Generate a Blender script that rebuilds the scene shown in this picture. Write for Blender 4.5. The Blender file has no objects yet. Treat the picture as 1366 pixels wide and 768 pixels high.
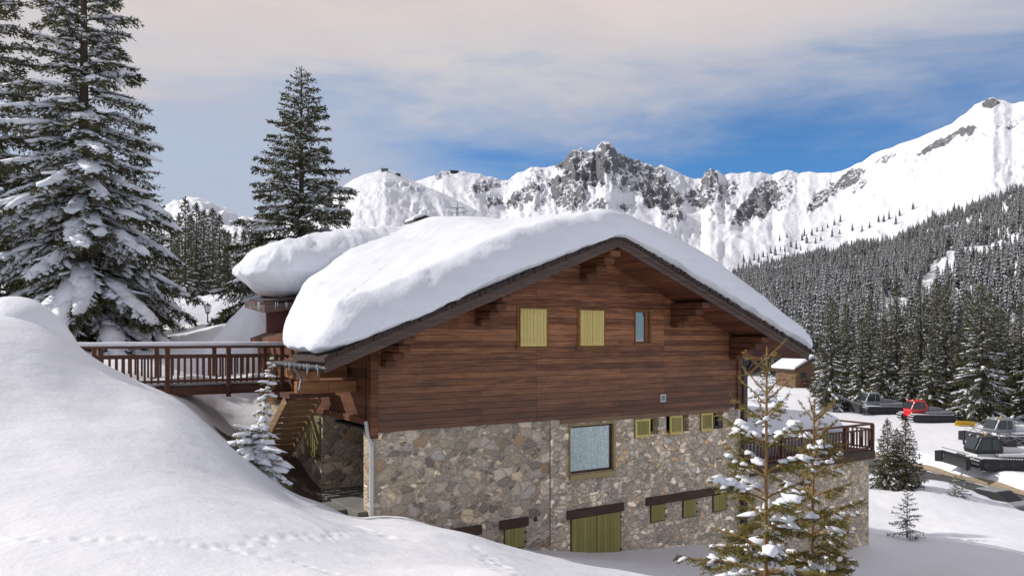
import bpy, bmesh, math, random
import numpy as np
from mathutils import Vector, Matrix, noise as mnoise
from mathutils.bvhtree import BVHTree
R = math.radians
rng = np.random.default_rng(7)
random.seed(7)
C = bpy.context.scene.collection
F = 1033.0                      # focal length of the photograph in its own pixels
def at(px, py, D):              # point seen at a pixel, D metres ahead
    return np.array([(px-683)/F*D, D, -(py-450)/F*D])
# ---------------------------------------------------------------- house frame
AX, AY, ZB = -3.276, 18.0, -8.0
CA, SA = 0.839, 0.544
HROT = math.atan2(SA, CA)
def HW(p):
    u, v, w = p
    return (AX+CA*u-SA*v, AY+SA*u+CA*v, w)
def wu(px, v=0.0):              # u on a plane of constant v seen at column px
    k = (px-683)/F
    x0, y0 = AX-SA*v, AY+CA*v
    return (k*y0-x0)/(CA-k*SA)
def ww(px, py, v=0.0):          # (u, w) on that plane
    u = wu(px, v)
    return u, -(py-450)/F*(AY+SA*u+CA*v)
ID = lambda p: tuple(p)
# ---------------------------------------------------------------- objects
def link(o): C.objects.link(o); return o
def props(o, label=None, cat=None, group=None, kind=None):
    if label: o['label'] = label
    if cat: o['category'] = cat
    if group: o['group'] = group
    if kind: o['kind'] = kind
    return o
def empty(name, loc, rz=0, label=None, cat=None, group=None, kind=None):
    o = bpy.data.objects.new(name, None); link(o)
    o.location = loc; o.rotation_euler = (0, 0, rz); o.empty_display_size = .3
    return props(o, label, cat, group, kind)
def mat_of(o):
    m = Matrix.Translation(o.location) @ Matrix.Rotation(o.rotation_euler.z, 4, 'Z')
    return m
def world_of(o):
    m = mat_of(o)
    while o.parent: o = o.parent; m = mat_of(o) @ m
    return m
def mesh_np(name, V, faces_list, mats, midx=None, smooth=False):
    """V (n,3); faces_list: list of int arrays (m,k)"""
    me = bpy.data.meshes.new(name)
    V = np.asarray(V, dtype=np.float32)
    me.vertices.add(len(V)); me.vertices.foreach_set('co', V.ravel())
    tot = sum(len(f)*f.shape[1] for f in faces_list); nf = sum(len(f) for f in faces_list)
    me.loops.add(tot); me.polygons.add(nf)
    li = np.concatenate([f.ravel() for f in faces_list]).astype(np.int32)
    me.loops.foreach_set('vertex_index', li)
    sizes = np.concatenate([np.full(len(f), f.shape[1]) for f in faces_list])
    st = np.concatenate([[0], np.cumsum(sizes)[:-1]]).astype(np.int32)
    me.polygons.foreach_set('loop_start', st)
    for m in mats: me.materials.append(m)
    if midx is not None: me.polygons.foreach_set('material_index', np.asarray(midx, dtype=np.int32))
    if np.isscalar(smooth): sm = np.full(nf, bool(smooth))
    else: sm = smooth
    me.polygons.foreach_set('use_smooth', sm)
    me.update(calc_edges=True); me.validate()
    return me
class MB:
    def __init__(s, xf=ID): s.v = []; s.f = []; s.m = []; s.sm = []; s.xf = xf
    def add(s, vs, fs, mi=0, smooth=False):
        b = len(s.v); s.v += [s.xf(p) for p in vs]
        for f in fs: s.f.append([i+b for i in f]); s.m.append(mi); s.sm.append(smooth)
        return s
    def box(s, x0, x1, y0, y1, z0, z1, mi=0):
        if x0 > x1: x0, x1 = x1, x0
        if y0 > y1: y0, y1 = y1, y0
        if z0 > z1: z0, z1 = z1, z0
        vs = [(x, y, z) for x in (x0, x1) for y in (y0, y1) for z in (z0, z1)]
        return s.add(vs, [(0,1,3,2),(4,6,7,5),(0,4,5,1),(2,3,7,6),(0,2,6,4),(1,5,7,3)], mi)
    def prism(s, pts, off, mi=0):
        n = len(pts); o = np.array(off); P = [tuple(p) for p in pts]
        Q = [tuple(np.array(p)+o) for p in pts]
        fs = [tuple(range(n))[::-1], tuple(range(n, 2*n))]
        for i in range(n): j = (i+1) % n; fs.append((i, j, n+j, n+i))
        return s.add(P+Q, fs, mi)
    def beam(s, p0, p1, w, h, mi=0, up=(0,0,1)):
        p0 = np.array(p0, float); p1 = np.array(p1, float); d = p1-p0; d /= np.linalg.norm(d)
        a = np.cross(d, up); a /= np.linalg.norm(a); b = np.cross(a, d)
        q = [a*w/2+b*h/2, -a*w/2+b*h/2, -a*w/2-b*h/2, a*w/2-b*h/2]
        return s.prism([p0+x for x in q], p1-p0, mi)
    def tube(s, p0, p1, r0, r1=None, n=10, mi=0, caps=True, smooth=True):
        r1 = r0 if r1 is None else r1
        p0 = np.array(p0, float); p1 = np.array(p1, float); d = p1-p0; d /= np.linalg.norm(d)
        t = (0,0,1) if abs(d[2]) < .9 else (1,0,0)
        a = np.cross(d, t); a /= np.linalg.norm(a); b = np.cross(d, a)
        vs = []
        for p, r in ((p0, r0), (p1, r1)):
            for k in range(n):
                an = 2*math.pi*k/n; vs.append(p+(a*math.cos(an)+b*math.sin(an))*r)
        s.add(vs, [(k, (k+1) % n, n+(k+1) % n, n+k) for k in range(n)], mi, smooth)
        if caps: s.add(vs, [tuple(range(n))[::-1], tuple(range(n, 2*n))], mi)
        return s
    def build(s, name, mats, parent=None, bevel=0, kind=None, label=None, cat=None, group=None, loc=None, rz=0, smooth=None):
        if not isinstance(mats, (list, tuple)): mats = [mats]
        me = bpy.data.meshes.new(name)
        if parent: M = world_of(parent).inverted()
        else:
            if loc is None:
                a = np.array(s.v); loc = (float(a[:,0].mean()), float(a[:,1].mean()), float(a[:,2].min()))
            M = (Matrix.Translation(loc) @ Matrix.Rotation(rz, 4, 'Z')).inverted()
        me.from_pydata([tuple(M @ Vector(p)) for p in s.v], [], s.f)
        for m in mats: me.materials.append(m)
        me.polygons.foreach_set('material_index', s.m)
        me.polygons.foreach_set('use_smooth', s.sm if smooth is None else [smooth]*len(s.f))
        bm = bmesh.new(); bm.from_mesh(me); bmesh.ops.recalc_face_normals(bm, faces=bm.faces); bm.to_mesh(me); bm.free()
        o = bpy.data.objects.new(name, me); link(o)
        if parent: o.parent = parent
        else: o.location = loc; o.rotation_euler = (0, 0, rz)
        if bevel:
            b = o.modifiers.new('bevel', 'BEVEL'); b.width = bevel; b.segments = 2; b.limit_method = 'ANGLE'
        return props(o, label, cat, group, kind)
def children(o): return [c for c in C.objects if c.parent is o]
# ---------------------------------------------------------------- materials
class NT:
    def __init__(s, name):
        s.mat = bpy.data.materials.new(name); s.mat.use_nodes = True
        s.t = s.mat.node_tree; s.n = s.t.nodes; s.b = s.n['Principled BSDF']
    def N(s, typ, ins=None, **kw):
        x = s.n.new(typ)
        for k, v in kw.items(): setattr(x, k, v)
        for k, v in (ins or {}).items():
            if hasattr(v, 'is_output'): s.t.links.new(v, x.inputs[k])
            else: x.inputs[k].default_value = v
        return x
    def L(s, a, b): s.t.links.new(a, b)
    def math(s, op, a, b=0, c=0, clamp=False):
        x = s.N('ShaderNodeMath', {0: a, 1: b, 2: c}, operation=op); x.use_clamp = clamp; return x.outputs[0]
    def mix(s, fac, a, b, blend='MIX'):
        x = s.N('ShaderNodeMix', data_type='RGBA', blend_type=blend)
        for k, v in ((0, fac), (6, a), (7, b)):
            if hasattr(v, 'is_output'): s.t.links.new(v, x.inputs[k])
            else: x.inputs[k].default_value = v if k == 0 else (tuple(v)+(1,) if len(v) == 3 else v)
        return x.outputs[2]
    def noise(s, vec, scale, detail=4, rough=.55, out='Fac', dist=0):
        x = s.N('ShaderNodeTexNoise', {'Vector': vec, 'Scale': scale, 'Detail': detail, 'Roughness': rough, 'Distortion': dist})
        return x.outputs[out]
    def ramp(s, fac, stops, interp='LINEAR'):
        x = s.N('ShaderNodeValToRGB', {0: fac}); r = x.color_ramp; r.interpolation = interp
        while len(r.elements) < len(stops): r.elements.new(.5)
        for e, (p, c) in zip(r.elements, stops): e.position = p; e.color = tuple(c)+(1,) if len(c) == 3 else c
        return x.outputs[0]
    def rng(s, v, a, b, c=0, d=1, smooth=True):
        x = s.N('ShaderNodeMapRange', {0: v, 1: a, 2: b, 3: c, 4: d}); x.interpolation_type = 'SMOOTHSTEP' if smooth else 'LINEAR'; return x.outputs[0]
    def bump(s, h, strength=.5, dist=.02, normal=None):
        d = {'Height': h, 'Strength': strength, 'Distance': dist}
        if normal: d['Normal'] = normal
        return s.N('ShaderNodeBump', d).outputs[0]
    def obj(s): return s.N('ShaderNodeTexCoord').outputs['Object']
    def map(s, vec, scale=(1,1,1), loc=(0,0,0), rot=(0,0,0)):
        return s.N('ShaderNodeMapping', {'Vector': vec, 'Scale': scale, 'Location': loc, 'Rotation': rot}).outputs[0]
    def fin(s, col=None, rough=None, normal=None, **kw):
        def setp(n, v):
            if hasattr(v, 'is_output'): s.L(v, s.b.inputs[n])
            else: s.b.inputs[n].default_value = tuple(v)+(1,) if isinstance(v, tuple) and len(v) == 3 else v
        if col is not None: setp('Base Color', col)
        if rough is not None: setp('Roughness', rough)
        if normal is not None: s.L(normal, s.b.inputs['Normal'])
        for k, v in kw.items(): setp(k.replace('_', ' '), v)
        return s.mat
M = {}
def plain(name, col, rough=.6, var=.15, scale=6, **kw):
    t = NT(name); n = t.noise(t.obj(), scale, 5)
    a = tuple(max(0, c*(1-var)) for c in col); b = tuple(min(1, c*(1+var)) for c in col)
    M[name] = t.fin(t.mix(n, a, b), rough, t.bump(t.noise(t.obj(), scale*8, 4), .15, .01), **kw)
    return M[name]
def m_snow():
    t = NT('snow'); p = t.N('ShaderNodeNewGeometry').outputs['Position']
    a = t.noise(p, 1.3, 5, .55); b = t.noise(p, 14, 5, .6); c = t.noise(p, 120, 2, .5)
    h = t.math('ADD', t.math('MULTIPLY', a, 1.0), t.math('MULTIPLY', b, .16)); h = t.math('ADD', h, t.math('MULTIPLY', c, .04))
    M['snow'] = t.fin(t.mix(t.noise(p, .6, 3), (.80,.82,.85), (.88,.89,.91)), .55, t.bump(h, .5, .12), Specular_IOR_Level=.25)
    t = NT('roof_snow'); p = t.N('ShaderNodeNewGeometry').outputs['Position']
    lay = t.noise(t.map(p, (.35, .35, 7)), 1.0, 6, .6, dist=.25); a = t.noise(p, 1.1, 5, .55); b = t.noise(p, 11, 6, .65)
    h = t.math('ADD', t.math('MULTIPLY', a, .8), t.math('ADD', t.math('MULTIPLY', lay, .22), t.math('MULTIPLY', b, .22)))
    M['roof_snow'] = t.fin(t.mix(lay, (.77,.80,.84), (.88,.89,.91)), .55, t.bump(h, .5, .13), Specular_IOR_Level=.25)
    t = NT('clump_snow'); p = t.obj()
    M['clump'] = t.fin(t.mix(t.noise(p, 3, 3), (.78,.80,.84), (.88,.89,.91)), .6, t.bump(t.noise(p, 16, 4), .5, .03), Specular_IOR_Level=.2)
def m_wood(name, dark, light, plank=.2, length=3.4, mortar=(.006,.004,.003), weather=None, vertical=False, axis_sum=True, ss=None):
    t = NT(name); o = t.obj(); s = t.N('ShaderNodeSeparateXYZ', {0: o}).outputs
    h = t.math('ADD', s[0], s[1]); z = s[2]
    if ss: h, z = ss(t, s)
    X, Y = (z, h) if vertical else (h, z)
    v = t.N('ShaderNodeCombineXYZ', {0: X, 1: Y}).outputs[0]
    br = t.N('ShaderNodeTexBrick', {'Vector': v, 'Color1': (0,0,0,1), 'Color2': (1,1,1,1), 'Mortar': (.5,.5,.5,1), 'Scale': 1, 'Mortar Size': .0045, 'Mortar Smooth': .5, 'Brick Width': length, 'Row Height': plank}, offset=.37, offset_frequency=3)
    g = t.noise(t.map(v, (1.2, 26, 1)), 1, 8, .65, dist=.6); g2 = t.noise(t.map(v, (5, 130, 1)), 1, 4, .6)
    blot = t.noise(t.map(v, (.6, 3.0, 1)), 1.5, 8, .7)
    f = t.math('ADD', t.math('ADD', .08, t.math('MULTIPLY', br.outputs[0], .24)), t.math('MULTIPLY', g, .75)); f = t.math('ADD', f, t.math('MULTIPLY', blot, .5))
    f = t.rng(f, .62, 1.18)
    col = t.mix(f, dark, light)
    if weather:   # weathered grey-brown darkening towards the foot of the boarding, a stain of the wood itself
        z0, z1, wc = weather
        wz = t.rng(t.math('ADD', s[2], t.math('MULTIPLY', t.math('SUBTRACT', blot, .5), 2.4)), z0, z1, .88, 0)
        col = t.mix(wz, col, t.mix(g, tuple(c*.5 for c in wc), tuple(c*1.5 for c in wc)))
    col = t.mix(t.math('MULTIPLY', g2, .35), col, tuple(c*.4 for c in dark))
    col = t.mix(br.outputs[1], col, mortar)
    hh = t.math('SUBTRACT', t.math('ADD', t.math('MULTIPLY', g, .12), t.math('MULTIPLY', br.outputs[0], .25)), br.outputs[1])
    M[name] = t.fin(col, t.rng(g, .2, .8, .55, .8), t.bump(hh, .8, .012), Specular_IOR_Level=.3)
def m_stone(name, scale, pale):
    t = NT(name); o = t.obj(); s = t.N('ShaderNodeSeparateXYZ', {0: o}).outputs
    v = t.N('ShaderNodeCombineXYZ', {0: t.math('ADD', s[0], s[1]), 1: t.math('MULTIPLY', s[2], 1.35)}).outputs[0]
    nv = t.noise(v, 2.2, 3, .5, 'Color'); vm = t.N('ShaderNodeVectorMath', {0: nv, 1: (.5,.5,.5)}, operation='SUBTRACT').outputs[0]
    sc = t.N('ShaderNodeVectorMath', {0: vm, 'Scale': .38}, operation='SCALE').outputs[0]
    v2 = t.N('ShaderNodeVectorMath', {0: v, 1: sc}, operation='ADD').outputs[0]
    nv = t.noise(v, 8, 4, .65, 'Color'); sc = t.N('ShaderNodeVectorMath', {0: nv, 'Scale': .13}, operation='SCALE').outputs[0]
    v2 = t.N('ShaderNodeVectorMath', {0: v2, 1: sc}, operation='ADD').outputs[0]
    big = t.N('ShaderNodeTexVoronoi', {'Vector': v2, 'Scale': scale, 'Randomness': 1}, voronoi_dimensions='2D')
    bige = t.N('ShaderNodeTexVoronoi', {'Vector': v2, 'Scale': scale, 'Randomness': 1}, voronoi_dimensions='2D', feature='DISTANCE_TO_EDGE')
    sm = t.N('ShaderNodeTexVoronoi', {'Vector': v2, 'Scale': scale*2.1, 'Randomness': 1}, voronoi_dimensions='2D')
    sme = t.N('ShaderNodeTexVoronoi', {'Vector': v2, 'Scale': scale*2.1, 'Randomness': 1}, voronoi_dimensions='2D', feature='DISTANCE_TO_EDGE')
    bs = t.N('ShaderNodeSeparateColor', {0: big.outputs['Color']}).outputs; ss_ = t.N('ShaderNodeSeparateColor', {0: sm.outputs['Color']}).outputs
    usebig = t.math('GREATER_THAN', bs[2], .45)          # some cells split into a cluster of small stones
    def mx(f, a, b): return t.math('ADD', t.math('MULTIPLY', f, a), t.math('MULTIPLY', t.math('SUBTRACT', 1, f), b))
    r = mx(usebig, bs[0], ss_[0]); g = mx(usebig, bs[1], ss_[1])
    e = mx(usebig, bige.outputs[0], t.math('MINIMUM', t.math('MULTIPLY', sme.outputs[0], .62), bige.outputs[0]))
    st = [(0,(.075,.07,.068)),(.13,(.17,.16,.15)),(.28,(.12,.112,.105)),(.4,(.22,.205,.185)),(.53,(.16,.145,.12)),(.66,(.27,.25,.22)),(.76,(.13,.09,.062)),(.84,(.31,.27,.20)),(.92,(.19,.185,.19)),(.965,(.46,.41,.34))]
    if pale: st = [(0,(.13,.125,.12)),(.12,(.23,.21,.19)),(.28,(.18,.165,.15)),(.4,(.29,.265,.23)),(.55,(.22,.20,.17)),(.66,(.36,.33,.28)),(.76,(.30,.22,.14)),(.84,(.42,.38,.32)),(.92,(.24,.235,.235)),(.965,(.55,.50,.43))]
    col = t.ramp(r, st, 'CONSTANT')
    fine = t.noise(v, 11, 8, .7); col = t.mix(.8, col, t.ramp(fine, [(.3,(.45,.45,.46)),(.7,(1.45,1.4,1.35))]), 'MULTIPLY')
    col = t.mix(t.math('MULTIPLY', g, .25), col, (.28,.25,.20))
    wash = t.rng(t.noise(v, .55, 4, .6), .45, .7)
    mort = t.mix(t.noise(v, 6, 5, .7), (.14,.127,.108), (.27,.245,.205))
    jf = t.rng(t.math('ADD', e, t.math('MULTIPLY', t.noise(v, 5, 4, .6), .06)), .03, .10, 1, 0)
    col = t.mix(t.math('MULTIPLY', jf, .8), col, mort)
    col = t.mix(t.math('MULTIPLY', wash, .6), col, (.19,.175,.15))
    gain = t.mix(1.0, col, (3.0,2.76,2.42), 'MULTIPLY'); col = gain
    hh = t.math('ADD', t.rng(e, 0, .14), t.math('MULTIPLY', fine, .35))
    M[name] = t.fin(col, .85, t.bump(hh, .9, .03), Specular_IOR_Level=.2)
def m_foliage(name, a, b, c=None):
    t = NT(name); o = t.obj(); n = t.noise(o, 1.6, 4, .6); n2 = t.noise(o, 23, 2)
    info = t.N('ShaderNodeObjectInfo').outputs['Random']
    col = t.mix(t.rng(t.math('ADD', t.math('MULTIPLY', n, .7), t.math('MULTIPLY', n2, .3)), .35, .65), a, b)
    if c: col = t.mix(t.math('MULTIPLY', info, .35), col, c)
    M[name] = t.fin(col, .7, Specular_IOR_Level=.25)
m_snow()
m_wood('wall_wood', (.12,.042,.019), (.66,.29,.13), weather=(4.8, 8.8, (.15,.088,.062)), length=4.6, plank=.155)
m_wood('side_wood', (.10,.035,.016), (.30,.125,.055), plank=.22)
m_wood('beam_wood', (.26,.115,.045), (.66,.33,.13), plank=5, length=30)
m_wood('bracket_wood', (.11,.042,.020), (.36,.155,.07), plank=5, length=30)
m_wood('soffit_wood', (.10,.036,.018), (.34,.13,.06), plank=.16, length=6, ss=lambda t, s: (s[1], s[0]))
m_wood('rail_wood', (.09,.040,.026), (.30,.145,.095), plank=5, length=30)
m_wood('barge_wood', (.085,.055,.046), (.32,.21,.17), plank=7, length=60, ss=lambda t, s: (s[0], t.math('MULTIPLY', s[2], 1)))
m_wood('stair_wood', (.26,.15,.075), (.62,.40,.22), plank=5, length=30)
m_wood('lintel_wood', (.06,.034,.022), (.20,.115,.075), plank=5, length=30)
m_wood('tan_lintel', (.24,.14,.08), (.46,.29,.17), plank=5, length=30)
m_wood('shutter_paint', (.76,.58,.17), (.90,.75,.31), plank=.105, length=9, vertical=True, mortar=(.25,.21,.06), ss=lambda t, s: (s[0], s[2]))
m_wood('green_paint', (.29,.25,.07), (.46,.40,.14), plank=.12, length=9, vertical=True, mortar=(.12,.11,.035), ss=lambda t, s: (s[0], s[2]))
m_wood('frame_wood', (.24,.10,.035), (.48,.24,.10), plank=5, length=30)
m_wood('frame_paint', (.42,.31,.13), (.60,.48,.25), plank=5, length=30)
m_stone('stone', 3.3, False); m_stone('rubble', 4.9, True)
plain('shingle', (.05,.032,.026), .85, .5, 9)
plain('mortar', (.23,.22,.205), .9, .3, 3)
plain('concrete', (.20,.19,.175), .9, .35, 2)
plain('dirt', (.085,.065,.05), .95, .6, 5)
plain('olive_panel', (.20,.17,.07), .6, .12, 3)
plain('pipe_white', (.62,.62,.60), .4, .12, 4)
plain('pipe_brown', (.055,.03,.022), .5, .2, 4)
plain('metal_grey', (.22,.22,.22), .45, .25, 5, Metallic=.3)
plain('black_metal', (.02,.02,.022), .45, .2, 5)
plain('dark_red', (.09,.018,.014), .6, .3, 4)
plain('dark_inside', (.02,.018,.016), .9, .2, 3)
plain('rubber', (.03,.03,.032), .8, .4, 12)
plain('red_paint', (.62,.012,.02), .3, .05, 3, Coat_Weight=.5)
plain('grey_paint', (.30,.31,.32), .4, .12, 3, Coat_Weight=.3)
plain('white_paint', (.66,.66,.65), .4, .08, 3, Coat_Weight=.3)
plain('yellow_paint', (.65,.42,.03), .45, .1, 3)
plain('steel', (.30,.31,.32), .5, .25, 8, Metallic=.5)
plain('frost', (.60,.62,.65), .8, .1, 3)  # greyed snow; on the far trees its pale tone also paints in haze
plain('bark', (.085,.062,.045), .9, .4, 12)
plain('young_bark', (.26,.15,.06), .8, .35, 25)
plain('asphalt', (.075,.072,.07), .85, .3, 1.5)
plain('gravel', (.30,.235,.16), .95, .35, 4)
plain('building_wood', (.14,.075,.04), .8, .3, 2)
m_foliage('needles', (.032,.037,.018), (.13,.125,.055), (.08,.065,.028))
m_foliage('needles_far', (.11,.12,.115), (.25,.25,.235), (.20,.18,.165))  # grey from frost, lightened further to put distance haze into the colour
m_foliage('needles_young', (.075,.075,.018), (.34,.28,.07))
def m_glass():
    t = NT('glass'); tr = t.N('ShaderNodeBsdfTransparent', {'Color': (.94,.97,.96,1)}); gl = t.N('ShaderNodeBsdfGlossy', {'Color': (.9,.95,1,1), 'Roughness': .02})
    f = t.N('ShaderNodeFresnel', {'IOR': 1.5}).outputs[0]; f = t.math('ADD', f, .02, clamp=True)
    mx = t.N('ShaderNodeMixShader', {0: f, 1: tr.outputs[0], 2: gl.outputs[0]})
    t.L(mx.outputs[0], t.n['Material Output'].inputs[0]); M['glass'] = t.mat
    t = NT('mirror_glass'); M['mirror_glass'] = t.fin((.25,.28,.30), .03, Metallic=.85)
    t = NT('cab_glass'); M['cab_glass'] = t.fin((.03,.042,.045), .12, Specular_IOR_Level=.5)
    t = NT('ice'); M['ice'] = t.fin((.72,.80,.86), .12, Specular_IOR_Level=.6, Transmission_Weight=.35)
    t = NT('lamp_glass'); M['lamp_glass'] = t.fin((.6,.6,.55), .25)
    t = NT('lace'); o = t.obj(); w = t.noise(t.map(o, (9,1,1.2)), 1, 5, .6, dist=1.2); w2 = t.noise(o, 26, 4, .8); w3 = t.N('ShaderNodeTexVoronoi', {'Vector': o, 'Scale': 14}).outputs[0]
    f = t.rng(t.math('ADD', t.math('ADD', t.math('MULTIPLY', w, .6), t.math('MULTIPLY', w2, .45)), t.math('MULTIPLY', w3, .35)), .45, .95)
    M['lace'] = t.fin(t.mix(f, (.34,.47,.46), (.93,.97,.95)), .8)
m_glass()
def m_rocksnow():
    t = NT('mountain_snow_and_rock'); p = t.N('ShaderNodeNewGeometry').outputs['Position']
    at_ = t.N('ShaderNodeAttribute', attribute_name='rock').outputs['Fac']
    n = t.noise(p, .06, 10, .72); n2 = t.noise(t.map(p, (1,1,.45)), .012, 9, .72)
    f = t.math('ADD', t.math('MULTIPLY', n, .55), t.math('MULTIPLY', n2, .45))
    nz = t.N('ShaderNodeSeparateXYZ', {0: t.N('ShaderNodeNewGeometry').outputs['Normal']}).outputs[2]
    f = t.math('ADD', f, t.math('MULTIPLY', t.math('SUBTRACT', .62, nz), .22))
    thr = t.math('SUBTRACT', .725, t.math('MULTIPLY', at_, .298))
    k = t.rng(t.math('SUBTRACT', f, thr), -.008, .012)
    rk = t.mix(t.noise(p, .03, 8, .7), (.06,.064,.075), (.25,.25,.26))
    col = t.mix(k, t.mix(t.noise(p, .004, 3), (.80,.82,.86), (.88,.89,.91)), rk)
    hh = t.math('ADD', t.math('MULTIPLY', n2, 26), t.math('MULTIPLY', n, 7))
    M['mountain'] = t.fin(col, .75, t.bump(hh, .6, 1.0), Specular_IOR_Level=.2)
m_rocksnow()
# ---------------------------------------------------------------- terrain heights (survey points: column, distance, height)
SP = [  # bank in front
 (0,5.5,-1.69),(300,5.8,-1.79),(600,6.5,-2.0),(450,6.2,-1.9),(150,5.6,-1.72),(750,7,-2.3),(900,9,-3.3),(1050,9,-4.2),(1200,10,-4.9),(1366,11,-5.2),(1600,12,-5.5),
 (-300,8,-1.3),(-300,14,.9),(-300,20,1.2),(683,1,-1.6),(683,3,-1.7),(0,3,-1.65),(1366,3,-2.3),(-300,3,-1.4),(1366,6,-3.8),
 (100,7,-1.68),(100,10,-1.45),(100,14,-.70),(103,17,-.19),(103,19,-.45),(0,9.5,-1.38),(0,12.5,-.6),(0,14.5,.2),(5,16,.62),(45,16.2,.56),(85,16.4,.18),(0,18.5,.1),(60,18.5,-.05),
 (160,10,-1.6),(160,14,-1.1),(160,17,-.68),(225,17,-1.25),(225,13,-1.55),(225,19,-1.9),(254,17,-1.58),(300,16.6,-2.22),(300,11,-2.13),(300,8,-1.94),
 (331,16.2,-2.5),(369,16,-2.98),(430,15.8,-3.36),(474,15.6,-3.62),(400,11,-2.5),(400,14,-3.0),(500,7,-2.1),(500,10.5,-2.74),(540,16.1,-3.74),(500,16.0,-3.70),(590,16.4,-4.15),(570,16.3,-3.95),(560,17.6,-4.25),
 (600,13,-3.25),(640,16.8,-4.42),(700,17,-4.72),(700,7,-2.12),(700,12,-3.46),(800,17,-4.92),(800,12,-3.8),(900,17,-5.18),(900,12,-4.1),(1000,17,-5.5),(1000,12,-4.6),
 # porch pit and foot of the walls
 (480,17.7,-4.2),(440,18.2,-4.2),(400,18.5,-4.0),(430,20.8,-4.15),(380,19,-3.6),(370,22,-3.3),(345,18.5,-3.3),(345,21,-3.2),(420,24,-3.6),(500,22,-4.2),(600,24,-4.4),
 (590,19.1,-4.75),(640,19.8,-5.3),(735,20.8,-5.72),(735,19,-5.35),(850,22.5,-6.12),(850,20,-5.72),(960,24.4,-6.56),(960,21,-6.1),(1100,28,-7.75),(1100,24,-7.35),(1165,28.8,-7.67),
 (700,26,-5.8),(850,28,-6.6),(1000,32,-7.6),
 # slope to the right
 (1200,25.5,-7.85),(1200,20,-7.2),(1210,33,-8.37),(1300,25,-7.7),(1366,25.5,-7.8),(1366,28,-7.95),(1366,36,-8.7),(1280,33,-8.3),(1500,28,-8.2),(1500,20,-7.2),(1280,39,-8.6),(1240,44,-8.43),(1300,42,-8.88),(1366,41,-9.28),(1450,38,-9.4),
 (1210,40,-8.5),(1190,45,-8.65),(1170,52,-9.2),(1140,60,-9.8),(1080,45,-8.7),(1050,60,-9.5),
 (1180,80,-10),(1300,80,-10),(1420,80,-10),(1366,60,-10.1),(1500,60,-10.1),(1250,95,-10),(1366,100,-9.6),(1150,120,-9.4),(1250,130,-9.2),(1400,130,-8.5),(1050,100,-9.8),(1000,140,-9.6),(1290,66,-10.1),(1230,72,-10.1),
 # behind the bridge and left
 (254,22,-1.75),(254,26,-1.0),(300,22,-2.7),(330,26,-1.7),(350,24,-2.5),(300,25,-1.95),(280,28,-.6),(340,28,.2),(100,24,-.75),(150,30,-.3),(50,30,.0),(-150,30,.3),(200,30,-.3),(240,36,.2),(285,40,.8),(380,36,.0),
 (200,50,.7),(277,52,.25),(275,62,1.2),(330,60,2.4),(150,62,3.6),(250,90,4.0),(300,90,3.6),(100,90,5),(400,60,0),(500,60,-2),(400,100,3),(600,60,-5),(600,120,-4),(800,60,-8),(800,120,-8),(-200,70,5),
 (500,35,-3.5),(600,40,-5.2),(700,45,-6.5)]
PX = np.array([(a/250, 2.4*math.log(d), z) for a, d, z in SP])
def tps_fit(P, lam=.002):
    n = len(P); X = P[:, :2]; d = np.linalg.norm(X[:, None]-X[None], axis=2)
    K = np.where(d > 0, d*d*np.log(d+1e-12), 0)+lam*np.eye(n)
    Q = np.c_[np.ones(n), X]; A = np.block([[K, Q], [Q.T, np.zeros((3, 3))]])
    return np.linalg.solve(A, np.r_[P[:, 2], 0, 0, 0])
TW = tps_fit(PX)
def vnoise(x, y, seed=0):   # smooth value noise
    xi = np.floor(x).astype(int); yi = np.floor(y).astype(int); fx = x-xi; fy = y-yi
    fx = fx*fx*(3-2*fx); fy = fy*fy*(3-2*fy)
    def h(a, b):
        v = np.sin(a*127.1+b*311.7+seed*74.7)*43758.5453; return v-np.floor(v)
    return (h(xi, yi)*(1-fx)+h(xi+1, yi)*fx)*(1-fy)+(h(xi, yi+1)*(1-fx)+h(xi+1, yi+1)*fx)*fy
def fbm(x, y, oct=4, seed=0, gain=.5):
    s = 0; a = 1; t = 0
    for k in range(oct): s = s+a*(vnoise(x*2**k+17*k, y*2**k-9*k, seed+k)-.5); t += a; a *= gain
    return s/t*2
def sst(x, a, b): t = np.clip((x-a)/(b-a), 0, 1); return t*t*(3-2*t)
def road_x(y): return np.interp(y, [-40, 20, 40, 50, 65, 90, 130], [50, 40.5, 34.2, 31.9, 29.8, 26.5, 23])
FP = []
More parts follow.
